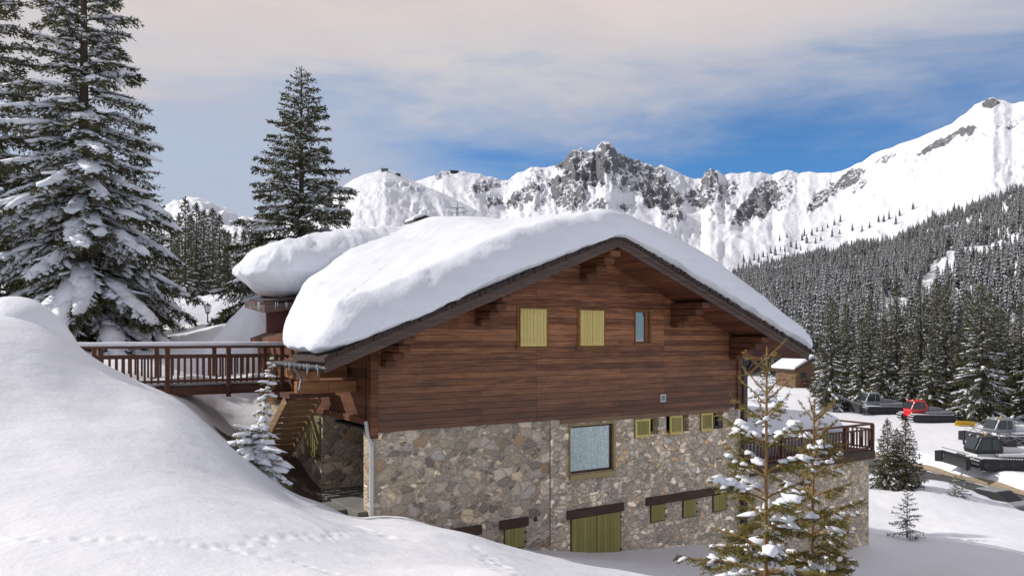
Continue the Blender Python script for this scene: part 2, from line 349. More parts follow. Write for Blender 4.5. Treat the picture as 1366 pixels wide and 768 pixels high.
def terrain(x, y, prints=True):
    x = np.asarray(x, float); y = np.asarray(y, float)
    shp = x.shape; x = x.ravel(); y = y.ravel()
    r = np.hypot(x, y)+1e-6; ang = np.arctan2(x, y)
    angc = np.clip(ang, -1.0, .98)                    # beyond the surveyed fan the edge heights carry on
    px = 683+F*np.tan(angc); d = np.maximum(r*np.cos(angc), 1.0)
    Xq = np.c_[px/250, 2.4*np.log(np.minimum(d, 170))]
    z = np.zeros(len(x))
    for i in range(0, len(x), 20000):
        q = Xq[i:i+20000]; dd = np.linalg.norm(q[:, None]-PX[None, :, :2], axis=2)
        K = np.where(dd > 0, dd*dd*np.log(dd+1e-12), 0)
        z[i:i+20000] = K@TW[:-3]+TW[-3]+q@TW[-2:]
    back = sst(np.abs(ang), 1.0, 2.2); z = z*(1-back)+(-1.6+.0*x)*back
    far = sst(r, 120, 260); zf = np.where(px < 560, 4.0, -9.5); zf = 4+(-13.5)*sst(px, 380, 760)
    z = z*(1-far)+zf*far
    z = np.clip(z, -12, 6)
    z = z+fbm(x*.35, y*.35, 3, 3)*.10*sst(r, 3, 9)+fbm(x*1.6, y*1.6, 3, 9)*.018
    # wind-worked ripples of the bank
    z = z+.05*np.sin((x*.5+y*.85)*1.1+2*fbm(x*.3, y*.3, 2, 5))*sst(r, 6, 10)*(1-sst(r, 22, 30))*sst(-x, -1, 3)
    # road cutting
    rx = road_x(y); dr = np.abs(x-rx); onr = (y > 12) & (y < 135)
    w = (1-sst(dr, 4.4, 6.2))*sst(y, 14, 24)*(1-sst(y, 90, 120))
    z = z*(1-w)+(-11.05)*w
    if prints and FP:
        P = np.array(FP); near = np.where(r < 22)[0]
        for i in range(0, len(near), 20000):
            ix = near[i:i+20000]; d2 = (x[ix, None]-P[None, :, 0])**2+(y[ix, None]-P[None, :, 1])**2
            z[ix] -= (P[None, :, 2]*np.exp(-d2/(2*P[None, :, 3]**2))).max(axis=1)
            z[ix] += (.12*P[None, :, 2]*np.exp(-(np.sqrt(d2)-2.1*P[None, :, 3])**2/(2*(.6*P[None, :, 3])**2))).max(axis=1)
    return z.reshape(shp)
def tz(x, y): return float(terrain(np.array([x]), np.array([y]))[0])
def on_ground(px, D): x = (px-683)/F*D; return (x, D, tz(x, D))
def ground_pix(px, py, d0=3, d1=60):
    D = np.linspace(d0, d1, 700); x = (px-683)/F*D; z = terrain(x, D, False); s = z+(py-450)/F*D
    k = np.argmax(s > 0); return (x[k], D[k])
def track(pts, step, depth, rad, wob):
    P = [ground_pix(*p) for p in pts]; acc = 0; side = 1
    for a, b in zip(P[:-1], P[1:]):
        a = np.array(a); b = np.array(b); L = np.linalg.norm(b-a); d = (b-a)/L; nrm = np.array([-d[1], d[0]])
        while acc < L:
            q = a+d*acc+nrm*(wob*side+rng.normal(0, .035)); FP.append((q[0], q[1], depth*rng.uniform(.35, 1.15), rad*rng.uniform(.7, 1.35))); side = -side; acc += step*rng.uniform(.6, 1.35)
        acc -= L
track([(-60,719),(0,721),(60,722),(120,720),(180,721),(240,725),(300,733),(340,724),(374,716),(417,719),(450,713),(474,707)], .125, .034, .038, .035)
track([(300,731),(350,742),(431,760),(450,768)], .17, .03, .038, .04)
track([(474,700),(500,712),(560,722)], .22, .05, .06, .05)
track([(630,728),(655,744),(677,762),(690,775)], .24, .06, .05, .04)
def build_terrain():
    a_in = np.arctan((np.linspace(-260, 1640, 640)-683)/F); a0, a1 = a_in[0], a_in[-1]
    a_out = np.linspace(a1, a0+2*math.pi, 110)[1:-1]
    A = np.r_[a_in, a_out]
    rr = np.r_[np.geomspace(1.2, 30, 380), np.geomspace(30, 200, 150)[1:], np.geomspace(200, 9000, 40)[1:]]
    AA, RR = np.meshgrid(A, rr, indexing='xy'); X = RR*np.sin(AA); Y = RR*np.cos(AA)
    Z = terrain(X, Y)
    nr, na = X.shape
    V = np.c_[X.ravel(), Y.ravel(), Z.ravel()]; V = np.r_[V, [[0, 0, tz(0, .5)]]]
    i = np.arange(nr-1)[:, None]*na; j = np.arange(na)[None]; j2 = (j+1) % na
    quads = np.stack([i+j, i+na+j, i+na+j2, i+j2], -1).reshape(-1, 4)
    jj = np.arange(na); tris = np.stack([jj, (jj+1) % na, np.full(na, nr*na)], -1)
    me = mesh_np('snow_ground', V, [quads[:, ::-1], tris], [M['snow']], smooth=True)
    o = link(bpy.data.objects.new('snow_ground', me)); props(o, 'snow covered ground falling away from the bank in front to the valley', 'ground', kind='structure')
    if o.data.polygons[0].normal.z < 0: o.data.flip_normals()
    return o
ground = build_terrain()
# bare earth under the eaves beside the porch
def sheet(name, fn, nu, nv, mat, lift, label, cat):
    U, V_ = np.meshgrid(np.linspace(0, 1, nu), np.linspace(0, 1, nv)); P = fn(U.ravel(), V_.ravel()); x, y = P[:, 0], P[:, 1]
    z = terrain(x, y)+(lift(U.ravel(), V_.ravel()) if callable(lift) else lift)
    q = (np.arange(nv-1)[:, None]*nu+np.arange(nu-1)[None]); q = np.stack([q, q+1, q+nu+1, q+nu], -1).reshape(-1, 4)
    me = mesh_np(name, np.c_[x, y, z], [q], [mat], smooth=True)
    return props(link(bpy.data.objects.new(name, me)), label, cat, kind='structure')
def pit(U, V_):
    u = -2.3+U*2.6; v = -.55+V_*6.6; u = u+.25*np.sin(v*2.1)*(1-U)+ (1-U)*(1-V_)*1.45
    P = np.array([HW((a, b, 0)) for a, b in zip(u, v)]); return P
sheet('bare_earth', pit, 60, 90, M['dirt'], lambda U, V_: .10*np.minimum(1, 9*np.minimum(np.minimum(U, 1-U), np.minimum(V_, 1-V_)))-.05+.05*fbm(U*9, V_*20, 3, 4)+.02, 'bare dark earth strip below the eaves beside the porch', 'earth')
def roadf(U, V_):
    y = 16+V_*110; return np.c_[road_x(y)+(U-.5)*8.6, y]
road = sheet('road', roadf, 8, 150, M['asphalt'], .03, 'wet grey road cut through the snow below the chalet', 'road')
def gravelf(U, V_):
    y = 18+V_*95; return np.c_[road_x(y)+4.32+U*.62+.1*np.sin(y*.9), y]
sheet('gravel_verge', gravelf, 8, 150, M['gravel'], .09, 'tan gravel verge along the far edge of the road', 'verge')
# ---------------------------------------------------------------- chalet
UW = 12.55; RIDGE = UW/2; SL = .392; VF = -1.45; VB = 15.0; EU = 7.85
def roof_under(u, v=0): return 2.40-SL*abs(u-RIDGE)
chalet = empty('chalet', HW((0,0,ZB)), HROT, 'large timber and stone chalet with a gabled roof under thick snow', 'chalet')
def hbuild(mb, name, mat, parent=chalet, **k): return mb.build(name, mat, parent, **k)
def hmb(): return MB(HW)
def wall(mb, u0, u1, w0, top, holes, v=0.0, th=.3, extra=()):
    us = sorted(set([u0, u1]+[h[0] for h in holes]+[h[1] for h in holes]+[e for e in extra if u0 < e < u1]))
    for a, b in zip(us[:-1], us[1:]):
        hs = sorted([h for h in holes if h[0] <= a+1e-6 and h[1] >= b-1e-6], key=lambda h: h[2])
        z = w0
        segs = []
        for h in hs: segs.append(((z, z), (h[2], h[2]))); z = h[3]
        segs.append(((z, z), (top(a), top(b))))
        for (l0, l1), (t0, t1) in segs:
            mb.add([(a,v,l0),(b,v,l1),(b,v,t1),(a,v,t0)], [(0,1,2,3)]); mb.add([(a,v+th,l0),(b,v+th,l1),(b,v+th,t1),(a,v+th,t0)], [(3,2,1,0)])
        mb.add([(a,v,top(a)),(b,v,top(b)),(b,v+th,top(b)),(a,v+th,top(a))], [(0,1,2,3)]); mb.add([(a,v,w0),(b,v,w0),(b,v+th,w0),(a,v+th,w0)], [(3,2,1,0)])
    for (a, b, c, d) in holes:
        mb.add([(a,v,c),(b,v,c),(b,v+th,c),(a,v+th,c)], [(0,1,2,3)]); mb.add([(a,v,d),(b,v,d),(b,v+th,d),(a,v+th,d)], [(3,2,1,0)])
        mb.add([(a,v,c),(a,v,d),(a,v+th,d),(a,v+th,c)], [(0,1,2,3)]); mb.add([(b,v,c),(b,v,d),(b,v+th,d),(b,v+th,c)], [(3,2,1,0)])
    for u in (u0, u1): mb.add([(u,v,w0),(u,v,top(u)),(u,v+th,top(u)),(u,v+th,w0)], [(0,1,2,3)])
BND = -2.215
def rect(xa, xb, ya, yb, v=0.0):   # pixel rectangle -> u0,u1,w0,w1 on the gable plane
    u0 = wu(xa, v); u1 = wu(xb, v); um = (xa+xb)/2; return (u0, u1, ww(um, yb, v)[1], ww(um, ya, v)[1])
W3 = rect(846, 865, 415, 457); BIG = rect(759.5, 817, 566.5, 629)
SMALL = [rect(862, 878.5, 557, 579), rect(889, 919, 552.5, 576), rect(937, 965, 549, 572)]
wd = hmb(); wall(wd, 0, UW, BND, lambda u: roof_under(u)+.02, [W3], v=-.05, th=.3, extra=(RIDGE,))
def wbuild(mb, name, mat, **k): return hbuild(mb, name, mat, **k)
wbuild(wd, 'gable_boarding', M['wall_wood'])
UJ = 5.12
sw = hmb(); wall(sw, 0, UJ, ZB, lambda u: BND, [], v=0, th=.45); hbuild(sw, 'stone_wall', M['stone'])
sw = hmb(); wall(sw, UJ, UW, ZB, lambda u: BND, [BIG]+SMALL, v=.005, th=.45); hbuild(sw, 'rubble_wall', M['rubble'], label='rubble stone wall of small tan stones')
# mortar patch and joint crack
j = hmb(); j.box(UJ-.012, UJ+.012, -.004, .003, -5.6, -2.25); hbuild(j, 'wall_joint', M['black_metal'])
d = hmb(); uu, w_ = ww(714, 692); d.tube((uu, -.012, w_), (uu, .002, w_), .065, n=14); hbuild(d, 'drain_hole', M['black_metal'])
# interior (dark rooms so that openings read deep) and other sides
def boxroom(name, u0, u1, v0, v1, w0, w1):
    m = hmb(); m.box(u0, u1, v0, v1, w0, w1); return hbuild(m, name, M['dark_inside'])
boxroom('inner_wall', 2.0, UW-.3, 2.2, 2.3, ZB, BND-.05); boxroom('inner_floor', .3, UW-.3, .5, 3.2, BND-.05, BND)
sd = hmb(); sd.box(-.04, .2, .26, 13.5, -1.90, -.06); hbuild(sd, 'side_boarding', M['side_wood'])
sd = hmb(); sd.box(.002, .4, 3.34, 13.5, ZB, -1.905); hbuild(sd, 'side_stone_wall', M['stone'])
sd = hmb(); sd.box(.4, 4, 3.34, 3.7, ZB, -1.95); hbuild(sd, 'porch_back_wall', M['stone'])
sd = hmb(); sd.box(3.6, 3.9, .46, 3.33, ZB, -1.95); hbuild(sd, 'porch_inner_wall', M['stone'])
sd = hmb(); sd.box(.21, 3.9, .46, 3.4, -1.93, -1.80); hbuild(sd, 'porch_ceiling', M['soffit_wood'])
sd = hmb(); sd.box(-.25, 3.6, .2, 3.33, -4.6, -4.07); sd.box(-1.1, -.25, .9, 3.3, -4.6, -4.12); hbuild(sd, 'porch_slab', M['concrete'], bevel=.02)
sd = hmb(); sd.box(UW-.25, UW-.002, .46, 13.5, ZB, -2.2); hbuild(sd, 'right_stone_wall', M['rubble'])
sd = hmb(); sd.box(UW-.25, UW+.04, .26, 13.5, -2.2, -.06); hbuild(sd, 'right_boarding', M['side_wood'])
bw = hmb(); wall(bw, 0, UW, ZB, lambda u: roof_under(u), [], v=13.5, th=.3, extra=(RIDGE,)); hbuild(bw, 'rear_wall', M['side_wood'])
# shutter panel on side stone wall (olive)
p = hmb(); p.box(-.05, .0, 3.46, 4.72, -3.32, -2.15); pn = hbuild(p, 'olive_shutter', M['olive_panel'], bevel=.008)
for z in (-3.2, -2.3): h = hmb(); h.box(-.075, -.05, 3.42, 3.56, z-.03, z+.03); h.build('hinge', M['black_metal'], pn)
# corner post, boards
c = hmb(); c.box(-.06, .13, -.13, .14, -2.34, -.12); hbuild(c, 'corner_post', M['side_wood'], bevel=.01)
c = hmb(); c.box(UW-.14, UW+.07, -.13, .2, -2.3, -.15); hbuild(c, 'corner_post', M['wall_wood'], bevel=.01)
c = hmb(); c.box(-.12, .0, .14, 13.4, -2.03, -1.88); hbuild(c, 'sill_beam', M['side_wood'], bevel=.01)
# roof
def roofpoly(u0, u1, v0, v1, off0, off1, mb, slope=roof_under):
    for a, b in ((u0, RIDGE), (RIDGE, u1)):
        mb.prism([(a,v0,slope(a)+off0),(b,v0,slope(b)+off0),(b,v0,slope(b)+off1),(a,v0,slope(a)+off1)], (0, v1-v0, 0))
r = hmb()   # soffit and structure
r.prism([(RIDGE-EU,VF+.06,roof_under(RIDGE-EU)),(RIDGE,VF+.06,2.4),(RIDGE,VF+.06,2.52),(RIDGE-EU,VF+.06,roof_under(RIDGE-EU)+.12)], (0, 1.6-VF, 0))
r.prism([(-.2,2.16,roof_under(-.2)),(RIDGE,2.16,2.4),(RIDGE,2.16,2.52),(-.2,2.16,roof_under(-.2)+.12)], (0, VB-2.16, 0))
r.prism([(RIDGE,VF+.06,2.4),(RIDGE+EU,VF+.06,roof_under(RIDGE+EU)),(RIDGE+EU,VF+.06,roof_under(RIDGE+EU)+.12),(RIDGE,VF+.06,2.52)], (0, VB-VF, 0))
roof = hbuild(r, 'roof', M['soffit_wood'])
def edge_slab(name, sgn, e, v0, v1, o0, o1, mat, jag=0, n=60, uin=RIDGE):
    m = hmb()
    xs = np.linspace(0, 1, n)
    for a, b in zip(xs[:-1], xs[1:]):
        ua = uin+sgn*a*e; ub = uin+sgn*b*e; ja = rng.uniform(0, jag); jv = rng.uniform(-jag, jag)*.6
        m.prism([(ua,v0+jv,roof_under(ua)+o0),(ub,v0+jv,roof_under(ub)+o0),(ub,v0+jv,roof_under(ub)+o1+ja),(ua,v0+jv,roof_under(ua)+o1+ja)], (0, v1-v0-jv, 0))
    return m.build(name, mat, roof)
for sgn in (-1, 1):
    m = hmb(); a = RIDGE; b = RIDGE+sgn*(EU+.03)
    m.prism([(a,VF,2.40-.04),(b,VF,roof_under(b)-.04),(b,VF,roof_under(b)+.17),(a,VF,2.40+.17)], (0, .055, 0)); m.build('barge_board', M['barge_wood'], roof, bevel=.006)
    m = hmb(); m.prism([(a,VF-.03,2.40+.10),(b,VF-.03,roof_under(b)+.10),(b,VF-.03,roof_under(b)+.23),(a,VF-.03,2.40+.23)], (0, .03, 0)); m.build('barge_board', M['barge_wood'], roof, bevel=.005)
    edge_slab('shingles', sgn, EU+.08, VF-.06, .6, .20, .29, M['shingle'], .05, n=110)
m = hmb()
for k in range(8): m.box(RIDGE-.5+k*.13, RIDGE-.36+k*.13, VF-.07, VF+.4, 2.56-abs(k-3.5)*.04, 2.66-abs(k-3.5)*.04+rng.uniform(0,.05))
m.build('ridge_cap', M['shingle'], roof)
# corbelled purlins
def purlin(u, wtop, side, n=4, L=1.35, w=.30):
    m = hmb(); h = .18
    for k in range(n):
        vv = -L*(1-.15*k-.03*k*k); m.box(u-w/2, u+w/2, vv, -.06, wtop-(k+1)*h, wtop-k*h-.004*(k > 0))
    return m.build('purlin_bracket', M['bracket_wood'], roof, bevel=.04)
purlin(RIDGE, 2.30, 0, 5, w=.36)
for u in (2.9, 9.65): purlin(u, roof_under(u)-.06 if u < RIDGE else roof_under(u)-.06, 0, 4)
for u in (0.35, 12.2): purlin(u, roof_under(u)-.05, 0, 4)
# gutter, eave beams, left eave
m = hmb()
for k in range(9):
    a0 = math.pi*(1+k/9); a1 = math.pi*(1+(k+1)/9); ue = RIDGE-EU-.06; z0 = roof_under(RIDGE-EU)+.10
    m.prism([(ue+.07*math.cos(a0),VF-.02,z0+.07*math.sin(a0)),(ue+.07*math.cos(a1),VF-.02,z0+.07*math.sin(a1)),(ue+.078*math.cos(a1),VF-.02,z0+.078*math.sin(a1)),(ue+.078*math.cos(a0),VF-.02,z0+.078*math.sin(a0))], (0, 3.7, 0))
m.build('gutter', M['metal_grey'], roof)
m = hmb(); m.box(RIDGE-EU, RIDGE-EU+.05, VF+.1, 1.6, roof_under(RIDGE-EU)-.03, roof_under(RIDGE-EU)+.15); m.build('eave_board', M['barge_wood'], roof)
m = hmb(); m.tube((RIDGE-EU-.03,.55,-.72),(RIDGE-EU+.1,.5,-.95),.035); m.tube((RIDGE-EU+.1,.5,-.95),(RIDGE-EU+.02,.4,-1.2),.035); m.build('gutter_spout', M['metal_grey'], roof)
for (u0, v0, w0, w1) in ((-1.42, 1.35, -.98, -.68), (-1.5, .75, -1.30, -1.02)):
    m = hmb(); m.box(u0, -.05, v0, v0+.24, w0, w1); hbuild(m, 'eave_beam', M['beam_wood'], bevel=.02)
m = hmb(); m.box(-1.36, -1.14, .2, 2.1, -.98, -.76); hbuild(m, 'eave_plate', M['beam_wood'], bevel=.02)
# right eave strut (light wood) and downpipes
m = hmb(); m.beam((UW+.1, -.06, -.55), (UW+1.1, -.06, -.72), .10, .12); m.beam((UW+.08,-.06,-1.35),(UW+1.0,-.06,-.8),.09,.1); hbuild(m, 'eave_strut', M['beam_wood'], bevel=.008)
m = hmb(); m.tube((UW+.22,-.12,-6.9),(UW+.22,-.12,-1.15),.055); m.tube((UW+.22,-.12,-1.15),(UW+.5,-.12,-.75),.055); m.box(UW+.02, UW+.16, -.2, -.06, -6.9, -1.0); hbuild(m, 'downpipe', M['pipe_brown'], label='dark brown downpipe at the right corner')
m = hmb(); m.tube((-.03,-.09,-4.5),(-.03,-.09,-2.5),.052); m.tube((-.03,-.09,-2.5),(-.1,-.02,-2.2),.05); m.tube((-.1,-.02,-2.2),(-.1,.05,-1.95),.05)
for z in (-3.9, -3.1): m.tube((-.03,-.09,z-.03),(-.03,-.09,z+.03),.06)
hbuild(m, 'downpipe', M['pipe_white'], label='pale downpipe at the left stone corner')
m = hmb(); uu, w_ = ww(504.5, 658); m.tube((uu,-.05,w_),(uu,.0,w_),.035); hbuild(m, 'vent_cap', M['white_paint'])
# upper shutters
def shutter_window(px, name='window', ledge=True):
    u0, u1, w0, w1 = rect(*px); v = -.05
    m = hmb(); t = .07
    m.box(u0-t, u0, v-.03, v+.02, w0-t, w1+t*.6); m.box(u1, u1+t, v-.03, v+.02, w0-t, w1+t*.6); m.box(u0, u1, v-.03, v+.02, w1, w1+t*.6); m.box(u0-t-.05, u1+t+.05, v-.07, v+.02, w0-t-.02, w0-t+.03)
    f = hbuild(m, name, M['frame_wood'], bevel=.005)
    um = (u0+u1)/2
    for a, b in ((u0+.004, um-.004), (um+.004, u1-.004)):
        s = hmb(); s.box(a, b, v-.06, v-.022, w0-.02, w1); so = s.build('shutter', M['shutter_paint'], f, bevel=.004)
        for za, zb in ((w0+.1, w0+.16), (w1-.14, w1-.05)): s = hmb(); s.box(a+.01, b-.01, v-.075, v-.061, za, zb); s.build('ledge', M['shutter_paint'], so)
shutter_window((691, 726.5, 412, 461)); shutter_window((771, 802.5, 414, 460))
def glazed(hole, v, fmat, fw=.08, sashright=0, name='window', mull=()):
    u0, u1, w0, w1 = hole; m = hmb(); a, b = v+.05, v+.13
    m.box(u0, u0+fw, a, b, w0, w1); m.box(u1-fw-sashright, u1, a, b, w0, w1); m.box(u0+fw, u1-fw-sashright, a, b, w0, w0+fw); m.box(u0+fw, u1-fw-sashright, a, b, w1-fw, w1)
    for q in mull: m.box(q-.02, q+.02, a, b, w0+fw, w1-fw)
    f = hbuild(m, name, fmat, bevel=.004); return f
f = glazed(W3, -.05, M['frame_wood'], .035, .10)
m = hmb(); u0,u1,w0,w1 = W3; m.box(u0+.035, u1-.135, .03, .04, w0+.035, w1-.035); m.build('pane', M['mirror_glass'], f)
m = hmb(); m.box(u0-.05, u1+.07, -.09, -.05, w0-.07, w0-.01); m.box(u0-.04,u0,-.075,-.05,w0-.01,w1+.04); m.box(u1,u1+.07,-.075,-.05,w0-.01,w1+.04); m.box(u0,u1,-.075,-.05,w1,w1+.04); m.build('frame', M['frame_wood'], f, bevel=.004)
u0,u1,w0,w1 = BIG
m = hmb(); t = .10; m.box(u0-t*.2, u0, -.06, .06, w0-t, w1+.04); m.box(u1, u1+t*.8, -.06, .06, w0-t, w1+.04); m.box(u0-t*.2, u1+t*.8, -.08, .05, w0-t-.06, w0-.02); m.box(u0,u1,-.05,.06,w1,w1+.04)
f = hbuild(m, 'window', M['frame_paint'], bevel=.006, label='large window hung with a white lace curtain')
m = hmb(); m.box(u0, u0+.05, .04, .11, w0, w1); m.box(u1-.05, u1, .04, .11, w0, w1); m.box(u0+.05,u1-.05,.04,.11,w0-.02,w0+.06); m.box(u0+.05,u1-.05,.04,.11,w1-.05,w1); m.build('frame', M['lintel_wood'], f)
m = hmb(); m.box(u0+.05, u1-.05, .045, .052, w0+.06, w1-.05); m.build('pane', M['glass'], f)
m = hmb(); n = 60
for k in range(n):
    ua = u0+.03+(u1-u0-.06)*k/n; ub = u0+.03+(u1-u0-.06)*(k+1)/n; va = .08+.014*math.sin(k*1.3); vb = .08+.014*math.sin((k+1)*1.3)
    m.add([(ua,va,w0),(ub,vb,w0),(ub,vb,w1-.03),(ua,va,w1-.03)], [(0,1,2,3)], smooth=True)
m.build('curtain', M['lace'], f)
SH = [(846, 865.5, 558.5, 583), (892, 908.5, 554, 579), (933.6, 949, 550.5, 574.5)]
for i, (hole, sh) in enumerate(zip(SMALL, SH)):
    f = glazed(hole, .1, M['frame_paint'] if i < 2 else M['metal_grey'], .06)
    u0,u1,w0,w1 = hole; m = hmb(); m.box(u0+.06,u1-.06,.19,.196,w0+.06,w1-.06); m.build('pane', M['glass'], f)
    if i == 2:
        m = hmb()
        for k in range(5): q = u0+.2+(u1-u0-.2)*(k+.5)/5; m.tube((q,.02,w0),(q,.02,w1),.013, n=6)
        m.build('window_bars', M['black_metal'], f)
    a, b, c, d_ = rect(*sh); s = hmb(); s.box(a, b, -.05, -.015, c, d_); so = s.build('shutter', M['green_paint'], f, bevel=.005)
    s = hmb(); w = .055; s.box(a, a+w, -.068, -.051, c, d_); s.box(b-w, b, -.068, -.051, c, d_); s.box(a+w, b-w, -.068, -.051, c, c+w*1.6); s.box(a+w, b-w, -.068, -.051, d_-w, d_); s.build('shutter_frame', M['shutter_paint'], so)
m = hmb(); ua = wu(747); ub = wu(972)
for k in range(3): a = ua+(ub-ua)*k/3; b = ua+(ub-ua)*(k+1)/3-.01; m.box(a, b, -.035, .06, BND-.13, BND-.002)
hbuild(m, 'lintel', M['tan_lintel'], bevel=.01, label='long tan lintel above the small windows')
# mortar facing patch right of the big window
# lower hatches
def lintel(xa, xb, ya, yb):
    a = wu(xa); b = wu(xb); wa = (ww(xa, ya)[1]+ww(xb, yb)[1])/2; h_ = .24; m = hmb(); m.box(a, b, -.06, .1, wa-h_, wa); hbuild(m, 'lintel', M['lintel_wood'], bevel=.015); return wa-h_
def hatch(xa, xb, wt, wb, name='hatch', mat='green_paint', split=False):
    a, b = wu(xa), wu(xb); m = hmb(); m.box(a-.03, b+.03, -.012, .05, wb-.03, wt); f = hbuild(m, name, M['lintel_wood'])
    segs = ((a, (a+b)/2-.01), ((a+b)/2+.01, b)) if split else ((a, b),)
    for p_, q in segs: m = hmb(); m.box(p_, q, -.035, -.0125, wb, wt-.01); m.build('leaf', M[mat], f, bevel=.004)
    for z in (wb+.12, wt-.15): m = hmb(); m.box(b-.04, b+.05, -.045, -.036, z-.02, z+.02); m.build('hinge', M['black_metal'], f)
def wz(px, py): return ww(px, py)[1]
t = lintel(586, 642, 707, 699); hatch(594, 636, t, t-.75)
t = lintel(666, 704, 694, 688); hatch(673, 699.5, t, wz(686, 730))
t = lintel(756, 831, 680, 670); hatch(762, 827, t, -6.15, 'door', split=True)
t = lintel(861, 985, 661, 647)
for xa, xb, y in ((868, 886.5, 694), (911, 928.5, 688), (951, 969, 680)): hatch(xa, xb, t, wz((xa+xb)/2, y))
u0,u1,w0,w1 = rect(879, 886, 525.5, 535.5); m = hmb(); m.box(u0,u1,-.075,-.05,w0,w1); vt = hbuild(m, 'vent', M['white_paint'])
m = hmb(); m.box(u0+.03,u1-.03,-.079,-.0755,w0+.03,w1-.03); m.build('grille', M['metal_grey'], vt)
# cross roof at the back left: entrance gable
CU, CV0, CV1 = -1.25, 4.25, 6.25
def cross_under(u, v): return .72+.14*(u-CU)+.10*(v-CV0)
def cslab(m, u0, u1, v0, v1, o0, o1):
    vs = [(u, v, cross_under(u, v)+o) for o in (o0, o1) for u, v in ((u0,v0),(u1,v0),(u1,v1),(u0,v1))]
    m.add(vs, [(0,3,2,1),(4,5,6,7),(0,1,5,4),(1,2,6,5),(2,3,7,6),(3,0,4,7)])
m = hmb(); cslab(m, CU, 3.4, CV0, CV1, 0, .14); cr = hbuild(m, 'entrance_roof', M['dark_red'])
m = hmb(); cslab(m, CU-.05, CU, CV0-.06, CV1+.05, -.05, .17); m.build('barge_board', M['barge_wood'], cr)
m = hmb(); cslab(m, CU, 1.2, CV0-.06, CV0, -.05, .17); m.build('barge_board', M['barge_wood'], cr)
m = hmb(); cslab(m, CU-.1, 1.2, CV0-.12, CV0+.5, .225, .28); m.build('shingles', M['shingle'], cr)
m = hmb(); m.box(CU+.1, -.05, CV0+.3, CV0+.38, .12, .85); m.build('boarding', M['dark_red'], cr)
# ---------------------------------------------------------------- footbridge
def house_empty(name, u, v, w, *a, **k): return empty(name, HW((u, v, w)), HROT, *a, **k)
DZ = -1.36
br = house_empty('footbridge', -3.5, 6.95, DZ-.2, 'brown wooden footbridge from the snow bank to the chalet entrance', 'footbridge')
BU0, BU1 = -6.6, -.1
m = hmb(); m.box(BU0, BU1, 6.12, 7.8, DZ-.05, DZ+.0)
m.build('deck', M['rail_wood'], br)
for v in (6.06, 7.7): m = hmb(); m.box(BU0, BU1+.1, v, v+.14, DZ-.24, DZ-.02); m.build('beam', M['rail_wood'], br, bevel=.01)
for v, nm in ((6.02, 0), (7.86, 1)):
    for u in [-3.43-1.62*2, -3.43-1.62, -3.43, -1.82, -.3]:
        m = hmb(); m.box(u-.06, u+.06, v-.06, v+.04, DZ-.32, DZ+1.06); m.build('post', M['rail_wood'], br, bevel=.012)
    m = hmb(); m.box(BU0, BU1, v-.09, v+.07, DZ+1.06, DZ+1.12); m.build('handrail', M['rail_wood'], br, bevel=.008)
    for z in (DZ+.82, DZ+.16): m = hmb(); m.box(BU0, BU1, v-.02, v+.03, z-.035, z+.035); m.build('rail', M['rail_wood'], br)
    u = BU0+.08
    while u < BU1:
        if min(abs(u-q) for q in (-6.67, -5.05, -3.43, -1.82, -.3)) > .09:
            m = hmb(); m.box(u-.028, u+.028, v-.045, v-.022, DZ+.10, DZ+.86); m.build('baluster', M['rail_wood'], br)
        u += .168
# landing along the wall + stair below
m = hmb(); m.box(-1.3, -.13, 2.0, 2.8, DZ-.14, DZ-.02); m.build('landing', M['rail_wood'], br)
for v in ():
    m = hmb(); m.box(-1.36, -1.30, v, v+.6, DZ+.1, DZ+.9) if False else m.box(-1.37, -1.31, v-.04, v+.04, DZ, DZ+1.0); m.build('post', M['rail_wood'], br)
st = house_empty('staircase', -.9, 4.2, -3.5, 'open wooden staircase below the eaves beside the stone wall', 'staircase')
A_ = np.array([-.72, 2.75, -1.62]); B_ = np.array([-1.02, 4.75, -3.42]); NTR = 11
for s in (-.43, .43):
    m = hmb(); m.beam(A_+[s,0,.05], B_+[s,.1,-.12], .06, .22); m.build('stringer', M['stair_wood'], st, bevel=.006)
for k in range(NTR):
    p = A_+(B_-A_)*(k+.3)/NTR; m = hmb(); m.prism([p+[-.41,-.07,.06],p+[.41,-.07,.06],p+[.41,.07,-.066],p+[-.41,.07,-.066]], (0,.02,.025)); m.build('tread', M['stair_wood'], st, bevel=.004)
m = hmb()
for k in range(5): v = 4.85+k*.2; m.beam((-.42, v, -3.9), (-.40, v, -2.0-.15*k), .04, .06)
m.build('side_slats', M['rail_wood'], st)
